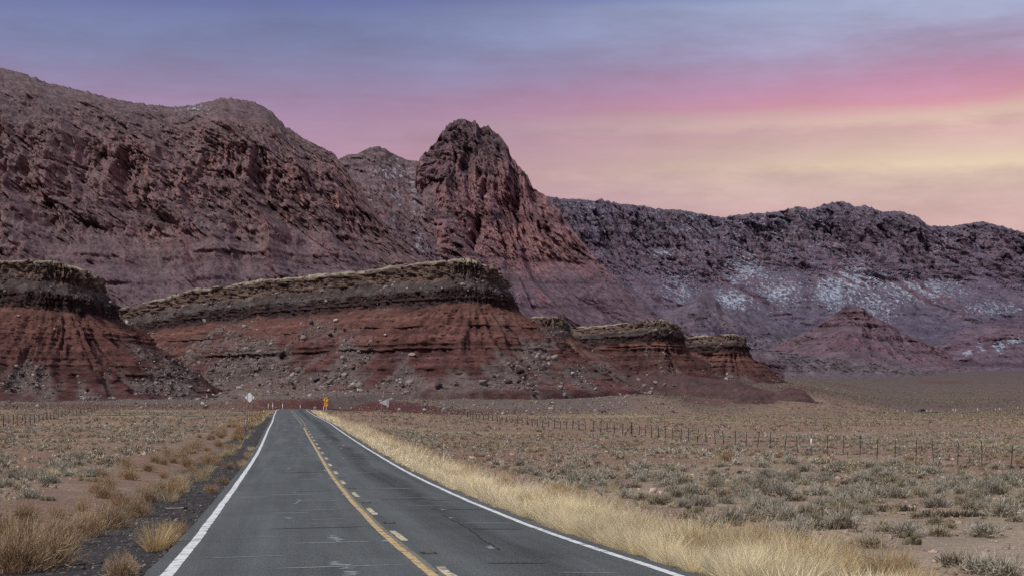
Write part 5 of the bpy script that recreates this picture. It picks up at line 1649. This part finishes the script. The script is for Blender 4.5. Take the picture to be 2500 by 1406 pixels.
M_WOOD = simple('weathered_wood', (150, 146, 138), .9, vary=.3)
M_BARK = simple('charred_wood', (48, 44, 42), .9)

def gz(x, y):
    return float(ground_z(np.array([float(x)]), np.array([float(y)]))[0])
def at_depth(px, d):
    return (px - HX) / F * d

def upost(h):
    """folded steel sign post, open channel section"""
    a = box(-.019, .019, -.004, .004, -.3, h)
    b = box(-.025, -.019, -.004, .03, -.3, h)
    c = box(.019, .025, -.004, .03, -.3, h)
    V = np.concatenate([a[0], b[0], c[0]]); Fc = np.concatenate([a[1], b[1] + 8, c[1] + 16])
    return V, Fc

# warning diamond seen from behind, left of the road
d = 206.0
x = at_depth(609.5, d); z0 = gz(x, d)
zc = (HY - 969.5) / F * d
r = 12.2 * d / F
s = empty('warning_sign', (x, d, z0))
part('sign_plate', plate([(0, -r), (r, 0), (0, r), (-r, 0)], .004), M_ALU, s, (0, 0, zc - z0), 'bare grey back of the diamond plate')
for xo in (-.29, .29):
    part('post', upost(zc - z0 + r * .5), M_STEEL, s, (xo, -.034, 0))
for zz in (-.25, .25):
    for xo in (-.29, .29):
        part('bolt', box(xo - .02, xo + .02, -.05, -.038, zz - .02, zz + .02), M_STEEL, s, (0, 0, zc - z0))
tag(s, 'diamond road sign seen from behind on two posts, left of the road', 'sign')
# pennant seen from behind, right of the road
d = 209.0
x0, x1 = at_depth(925.5, d), at_depth(948.5, d)
zc = (HY - 982) / F * d
z0 = gz((x0 + x1) / 2, d)
s = empty('no_passing_sign', ((x0 + x1) / 2, d, z0))
hw = (x1 - x0) / 2
part('sign_plate', plate([(-hw, 0), (hw - .04, -.50), (hw, -.46), (hw, .46), (hw - .04, .50)], .004), M_ALU2, s, (0, 0, zc - z0), 'bare grey back of the triangular plate')
part('post', upost(zc - z0 - .02), M_STEEL, s, (-hw * .50, -.034, 0))
part('post', upost(zc - z0 + .42), M_STEEL, s, (hw * .66, -.034, 0))
part('reflector', box(-.03, .03, -.012, 0, -.62, -.34), M_REFL, s, (hw * .93, -.02, zc - z0))
tag(s, 'triangular pennant sign seen from behind, right of the road', 'sign')
# yellow curve warning with speed plaque
d = 372.0
x = at_depth(795.5, d)
z0 = gz(x, d)
zc = (HY - 975.5) / F * d
r = .66
s = empty('curve_sign', (x, d, z0))
p = part('sign_plate', plate([(0, -r), (r, 0), (0, r), (-r, 0)], .004), M_YSIGN, s, (0, 0, zc - z0), 'yellow diamond plate with a black right curve arrow')
# border and arrow as thin printed shapes
b0, b1 = r * .95, r * .89
ring = bpy.data.meshes.new('border')
ring.from_pydata([(0, 0, -b0), (b0, 0, 0), (0, 0, b0), (-b0, 0, 0), (0, 0, -b1), (b1, 0, 0), (0, 0, b1), (-b1, 0, 0)], [], [(i, (i + 1) % 4, (i + 1) % 4 + 4, i + 4) for i in range(4)])
part('border', ring, M_BLK, p, (0, -.003, 0))
pts = [(-.16, -.34), (-.16, -.05), (-.13, .03), (-.06, .10), (.04, .17)]
arrow = bpy.data.meshes.new('arrow')
vv, ff = [], []
for i, (ax, az_) in enumerate(pts):
    q0 = pts[max(i - 1, 0)]; q1 = pts[min(i + 1, len(pts) - 1)]
    tx, tz = q1[0] - q0[0], q1[1] - q0[1]
    l = math.hypot(tx, tz); nx_, nz_ = -tz / l * .085, tx / l * .085
    vv += [(ax + nx_, 0, az_ + nz_), (ax - nx_, 0, az_ - nz_)]
    if i:
        ff.append((2 * i - 2, 2 * i - 1, 2 * i + 1, 2 * i))
k = len(vv)
vv += [(-.06, 0, .33), (.10, 0, .02), (.26, 0, .30)]
ff.append((k, k + 1, k + 2))
arrow.from_pydata(vv, [], ff)
part('arrow', arrow, M_BLK, p, (0, -.003, 0))
pl = part('speed_plaque', plate([(-.38, -.38), (.38, -.38), (.38, .38), (-.38, .38)], .004), M_OSIGN, s, (0, 0, zc - z0 - r - .42), 'square plaque reading 40 M.P.H.')
def text_mesh(txt, size):
    cu = bpy.data.curves.new('lettering', 'FONT')
    cu.body = txt; cu.size = size; cu.align_x = 'CENTER'
    ob = bpy.data.objects.new('lettering', cu)
    COL.objects.link(ob)
    dg = bpy.context.evaluated_depsgraph_get()
    me = bpy.data.meshes.new_from_object(ob.evaluated_get(dg))
    bpy.data.objects.remove(ob)
    me.materials.clear()
    n = len(me.vertices)
    co = np.empty(n * 3, np.float32); me.vertices.foreach_get('co', co)
    co = co.reshape(-1, 3)
    co = np.stack([co[:, 0], np.zeros(n), co[:, 1]], 1).astype(np.float32)
    me.vertices.foreach_set('co', co.ravel()); me.update()
    return me
part('lettering', text_mesh('40', .50), M_BLK, pl, (0, -.004, -.04))
part('lettering', text_mesh('M.P.H.', .17), M_BLK, pl, (0, -.004, -.28))
for xo in (-.30, .30):
    part('post', upost(zc - z0), M_STEEL, s, (xo, .012, 0))
tag(s, 'yellow right curve warning sign with 40 plaque beside the road', 'sign')

# delineator posts round the bend and along the far road
def delineator(px, y0, y1, lab, d=None, mat=None):
    d = d or 1.15 * F / max(y1 - y0, 2)
    x = at_depth(px, d)
    h = (y1 - y0) * d / F
    zb = (HY - y1) / F * d
    zg = gz(x, d)
    o = empty('delineator_post', (x, d, zg - .02))
    w = max(.05, .6 * d / F)
    V, Fc = box(-w, w, -.02, .02, 0, max(h, zb + h - zg))
    part('post', (V, Fc), mat or M_WPOST, o)
    top_ = max(h, zb + h - zg)
    part('reflector', box(-w * .7, w * .7, -.03, -.021, top_ - .28, top_ - .08), M_REFL, o)
    tag(o, lab, 'post', 'white delineator posts')
for px, y0, y1, d, lab in [(655, 985, 997, 420, 'white roadside post left of the bend, nearest the diamond sign'), (666, 983, 995, 436, 'second white roadside post left of the bend'), (690, 984, 995, 452, 'white post standing just above the road crest at left'), (733, 987, 996, 470, 'white post standing above the middle of the road crest'),
                       (767, 992, 998, 440, 'white post left of the yellow sign, left of a pair'), (771, 992, 998, 446, 'white post left of the yellow sign, right of a pair'), (790, 991, 1000, 402, 'white post at the left leg of the yellow sign'), (796.5, 993, 1003, 392, 'white post between the legs of the yellow sign'),
                       (830, 994, 1001, 470, 'first white post right of the yellow sign'), (857, 994, 1001, 490, 'second white post right of the yellow sign'), (881, 998, 1004, 510, 'third white post right of the yellow sign'), (935, 997, 1003, 545, 'white post behind the triangular sign'),
                       (1013, 1003, 1009, 600, 'white post right of the triangular sign, left of a pair'), (1023, 999, 1007, 606, 'white post right of the triangular sign, right of a pair'), (1096, 1005, 1010, 640, 'white post farther right along the bend'), (1119, 1001, 1009, 655, 'white post at the start of the far fence'),
                       (2191, 1000, 1006, 800, 'white post left of the distant car'), (2209, 1000, 1006, 815, 'white post just left of the distant car'), (2263, 999, 1005, 870, 'white post just right of the distant car'), (2273, 999, 1005, 880, 'second white post right of the distant car'),
                       (2327, 997, 1004, 930, 'white post farther right of the car, left of a pair'), (2333, 998, 1004, 936, 'white post farther right of the car, right of a pair'), (2387, 996, 1003, 985, 'white post near the right edge on the far road'), (2430, 996, 1002, 1020, 'white post left of the green post'), (2440, 995, 1002, 1030, 'white post beside the green post'), (2485, 994, 1000, 1080, 'white post nearest the right edge of the photo')]:
    delineator(px, y0, y1, lab, d)
delineator(2474, 991, 1000, 'green roadside post near the right edge of the photo', 1060, M_GREENP)
# flat grey marker at the left
d = 166.0
x = at_depth(600.5, d); z0 = gz(x, d)
o = empty('marker_post', (x, d, z0))
part('post', box(-.065, .065, -.006, .006, -.2, 1.2), M_STEEL, o)
part('reflector', box(-.04, .04, -.012, -.007, 1.02, 1.14), M_ALU, o)
tag(o, 'flat grey marker post left of the road in front of the diamond sign', 'post')

# wire fences
def fence(pts, hs, label, tags=(), brace=None, wires=4):
    root = empty('wire_fence', (pts[0][0], pts[0][1], gz(*pts[0])))
    o0 = np.array(root.location)
    base = np.array([(x, y, gz(x, y)) for x, y in pts])
    V, Fc = box(-.021, .021, -.004, .004, -.3, 1.0)
    V2, F2 = box(-.004, .004, -.004, .036, -.3, 1.0)
    me = np_mesh('post', np.concatenate([V, V2]), np.concatenate([Fc, F2 + 8]), M_TPOST)
    for i, b in enumerate(base):
        p = bpy.data.objects.new('post', me)
        p.location = b - o0
        wsc = max(1.0, b[1] / 95.0)
        p.scale = (wsc, wsc, hs[i])
        p.rotation_euler = (g.normal(0, .04), g.normal(0, .06), g.uniform(-.5, .5))
        link(p, root)
        if i in tags:
            part('white_tag', box(-.05, .05, -.05, -.03, .55, 1.15), M_WPOST, root, b - o0, 'white tag tied to a fence post')
    for k in range(wires):
        hk = (0.28, 0.56, 0.82, 1.06)[k]
        q = base + np.array([0, -.03, 0]) - o0
        q = q + np.stack([0 * np.array(hs), 0 * np.array(hs), hk * np.array(hs) / 1.3 + g.normal(0, .012, len(hs))], 1)
        r_ = .0055 * np.maximum(1, base[:, 1] / 100)
        a = q + np.stack([0 * r_, 0 * r_, r_], 1); b_ = q - np.stack([0 * r_, 0 * r_, r_], 1); c_ = q + np.stack([0 * r_, -2 * r_, 0 * r_], 1)
        n = len(q)
        Vw = np.concatenate([a, b_, c_])
        i = np.arange(n - 1)
        Fw = np.concatenate([np.stack([i + s0 * n, i + 1 + s0 * n, i + 1 + s1 * n, i + s1 * n], 1) for s0, s1 in ((0, 1), (1, 2), (2, 0))])
        part('wire', np_mesh('wire', Vw, Fw, M_WIRE), M_WIRE, root)
    if brace is not None:
        b = base[brace] - o0
        dx = 1.5
        V = []
        me = bpy.data.meshes.new('brace')
        tx = np.array([-.9, -1.2, 0])
        A, B = b + np.array([0, 0, 1.25]), b + tx + np.array([0, 0, .0])
        r_ = .05
        me.from_pydata([tuple(A + np.array([-r_, 0, 0])), tuple(A + np.array([r_, 0, 0])), tuple(A + np.array([0, -r_, 0])), tuple(B + np.array([-r_, 0, 0])), tuple(B + np.array([r_, 0, 0])), tuple(B + np.array([0, -r_, 0]))], [],
                       [(0, 1, 4, 3), (1, 2, 5, 4), (2, 0, 3, 5), (0, 2, 1), (3, 4, 5)])
        part('brace', me, M_TPOST, root)
        part('corner_post', box(-.06, .06, -.06, .06, -.3, 1.5), M_TPOST, root, b)
    tag(root, label, 'fence')
    return root
RF = np.array([(23.9, 78), (22.4, 96), (20.0, 127), (14.0, 180), (7.6, 235), (1.8, 289), (-5, 350), (-11.5, 410), (-15, 440)], float)
def on_line(px, LN):
    t = np.linspace(0, 1, 4000)
    k = np.linspace(0, len(LN) - 1, 4000)
    x = np.interp(k, np.arange(len(LN)), LN[:, 0]); y = np.interp(k, np.arange(len(LN)), LN[:, 1])
    q = HX + F * x / y
    i = np.argmin(np.abs(q - px))
    return float(x[i]), float(y[i])
PXF = [2540] + PXR
RFx = np.concatenate([[(26.5, 50)], RF])
pts = [on_line(p, RFx) for p in PXF]
fence(pts, [1.3 + float(g.normal(0, .05)) for _ in pts], 'long wire fence on dark steel posts crossing the right field', tags=(11,), brace=30)
LF = np.array([(-48, 140), (-58.2, 188), (-70, 245), (-90, 330), (-113, 450)], float)
PXL = [-20, -6, 8, 20, 32, 42, 53, 63, 74, 84, 95, 105, 115, 123, 132, 142, 151, 160, 169, 178, 187, 196, 205, 214, 223, 231, 240]
pts = [on_line(p, LF) for p in PXL]
fence(pts, [1.3 + float(g.normal(0, .05)) for _ in pts], 'wire fence on dark posts at the back of the left field')

# fallen stick on the gravel
p = on_ground(430, 1243)
o = empty('stick', p, .08)
V, Fc = [], []
n = 9
for k in range(n):
    t = k / (n - 1)
    rad = .022 * (1 + .25 * math.sin(t * 9)) * (1 - .3 * (1 - t))
    for j in range(6):
        a = j * math.pi / 3
        V.append((-.28 + .56 * t, rad * math.cos(a) + .012 * math.sin(t * 6), .028 + rad * math.sin(a) + .02 * t))
for k in range(n - 1):
    for j in range(6):
        Fc.append((k * 6 + j, (k + 1) * 6 + j, (k + 1) * 6 + (j + 1) % 6, k * 6 + (j + 1) % 6))
part('shaft', (np.array(V), np.array(Fc)), M_WOOD, o)
V2 = np.array(V[-12:]) ; V2 = np.concatenate([V2 * np.array([1, 1.6, 1.3]) + np.array([0.005, 0, -.01]), V2[6:] * np.array([1, 1.4, 1.2]) + np.array([.05, 0, 0])])
F2 = [(k * 6 + j, (k + 1) * 6 + j, (k + 1) * 6 + (j + 1) % 6, k * 6 + (j + 1) % 6) for k in range(2) for j in range(6)] + [(12, 13, 14, 15), (12, 15, 16, 17)]
part('burnt_end', (V2, np.array(F2)), M_BARK, o)
tag(o, 'weathered grey stick with a dark end lying on the gravel shoulder', 'stick')

# ------------------------------------------------------------------ distant car
def car():
    d = 852.0
    x = at_depth(2249, d)
    L_, S_, Z_ = road_rel(np.array([x]), np.array([d]))
    q = road_at(S_ , np.array([-1.8]))[0]
    root = empty('car', (x, d, q[2] + .02), math.radians(222))
    body_m = simple('dark_teal_car_paint', (38, 66, 72), .3, .4, .03, spec=.6)
    glass_m = simple('dark_car_glass', (26, 34, 40), .1, 0, .02, spec=.8)
    tyre_m = simple('tyre_rubber', (24, 24, 24), .9)
    rim_m = simple('wheel_rim', (150, 154, 158), .4, .6)
    lamp_m = simple('car_headlamp', (220, 226, 232), .2)
    tail_m = simple('car_tail_lamp', (130, 24, 22), .3)
    bump_m = simple('car_bumper_plastic', (34, 36, 38), .7)
    # stations along x (front +): half width, sill, belt, roof
    st = [(-2.25, .70, .55, .80, .82), (-2.15, .84, .38, .98, 1.02), (-1.9, .88, .30, 1.02, 1.50), (-1.2, .90, .28, 1.02, 1.66), (-.2, .91, .28, 1.00, 1.68), (.55, .91, .28, .99, 1.50), (1.15, .90, .28, .98, 1.04), (1.75, .87, .30, .92, .95), (2.15, .80, .36, .80, .82), (2.28, .66, .48, .66, .68)]
    V, Fc = [], []
    for (sx, hw, z0, zb, zr) in st:
        cab = max(0.0, min(1.0, (zr - zb) / .5))
        tw = lerp(hw * .96, hw * .76, cab)
        ring = [(-hw * .94, z0), (-hw, z0 + .12), (-hw, zb), (-tw, zr - .06 * cab), (-tw * .8, zr), (tw * .8, zr), (tw, zr - .06 * cab), (hw, zb), (hw, z0 + .12), (hw * .94, z0)]
        V += [(sx, a, b) for a, b in ring]
    m = 10
    for i in range(len(st) - 1):
        for j in range(m):
            a, b = i * m + j, i * m + (j + 1) % m
            Fc.append((a, b, b + m, a + m))
    me = bpy.data.meshes.new('body')
    me.from_pydata(V, [], Fc + [tuple(range(m)), tuple(range((len(st)) * m - 1, (len(st) - 1) * m - 1, -1))])
    me.update()
    body = part('body', me, body_m, root)
    def quad(name, pts, mat, par=None):
        me = bpy.data.meshes.new(name); me.from_pydata(pts, [], [tuple(range(len(pts)))]); return part(name, me, mat, par or root)
    quad('windscreen', [(1.12, -.66, 1.06), (1.12, .66, 1.06), (.62, .60, 1.47), (.62, -.60, 1.47)], glass_m).location.x = .03
    quad('rear_window', [(-2.14, -.62, 1.10), (-2.14, .62, 1.10), (-1.95, .58, 1.46), (-1.95, -.58, 1.46)], glass_m).location.x = -.03
    for sgn in (-1, 1):
        for a, b in ((-1.75, -.95), (-.85, .0), (.1, .85)):
            zt = 1.56 if b < .5 else 1.34
            quad('side_window', [(a, sgn * .885, 1.05), (b, sgn * .885, 1.05), (b - .06, sgn * .765, zt), (a + .06, sgn * .755, 1.56)], glass_m).location.y = sgn * .012
        part('headlight', box(2.10, 2.20, sgn * .62 - .14, sgn * .62 + .14, .66, .80), lamp_m, root)
        part('tail_light', box(-2.24, -2.14, sgn * .68 - .10, sgn * .68 + .10, .84, 1.02), tail_m, root)
        part('mirror', box(.78, .92, sgn * .98 - .08, sgn * .98 + .08, 1.00, 1.14), body_m, root)
        for wx in (-1.4, 1.4):
            n = 20
            def cyl(r0, y0, y1):
                a = np.linspace(0, 2 * np.pi, n, endpoint=False)
                V = np.concatenate([np.stack([r0 * np.cos(a), 0 * a + y0, r0 * np.sin(a)], 1), np.stack([r0 * np.cos(a), 0 * a + y1, r0 * np.sin(a)], 1)])
                me = bpy.data.meshes.new('wheel')
                me.from_pydata([tuple(v) for v in V], [], [(i, (i + 1) % n, (i + 1) % n + n, i + n) for i in range(n)] + [tuple(range(n)), tuple(range(2 * n - 1, n - 1, -1))])
                return me
            t_ = part('wheel', cyl(.34, -.11, .11), tyre_m, root, (wx, sgn * .84, .34))
            part('rim', cyl(.21, -.118, .118), rim_m, t_)
    part('front_bumper', box(2.18, 2.33, -.72, .72, .36, .58), bump_m, root)
    part('rear_bumper', box(-2.33, -2.18, -.74, .74, .36, .60), bump_m, root)
    tag(root, 'dark teal car driving on the far road at right', 'car')
car()
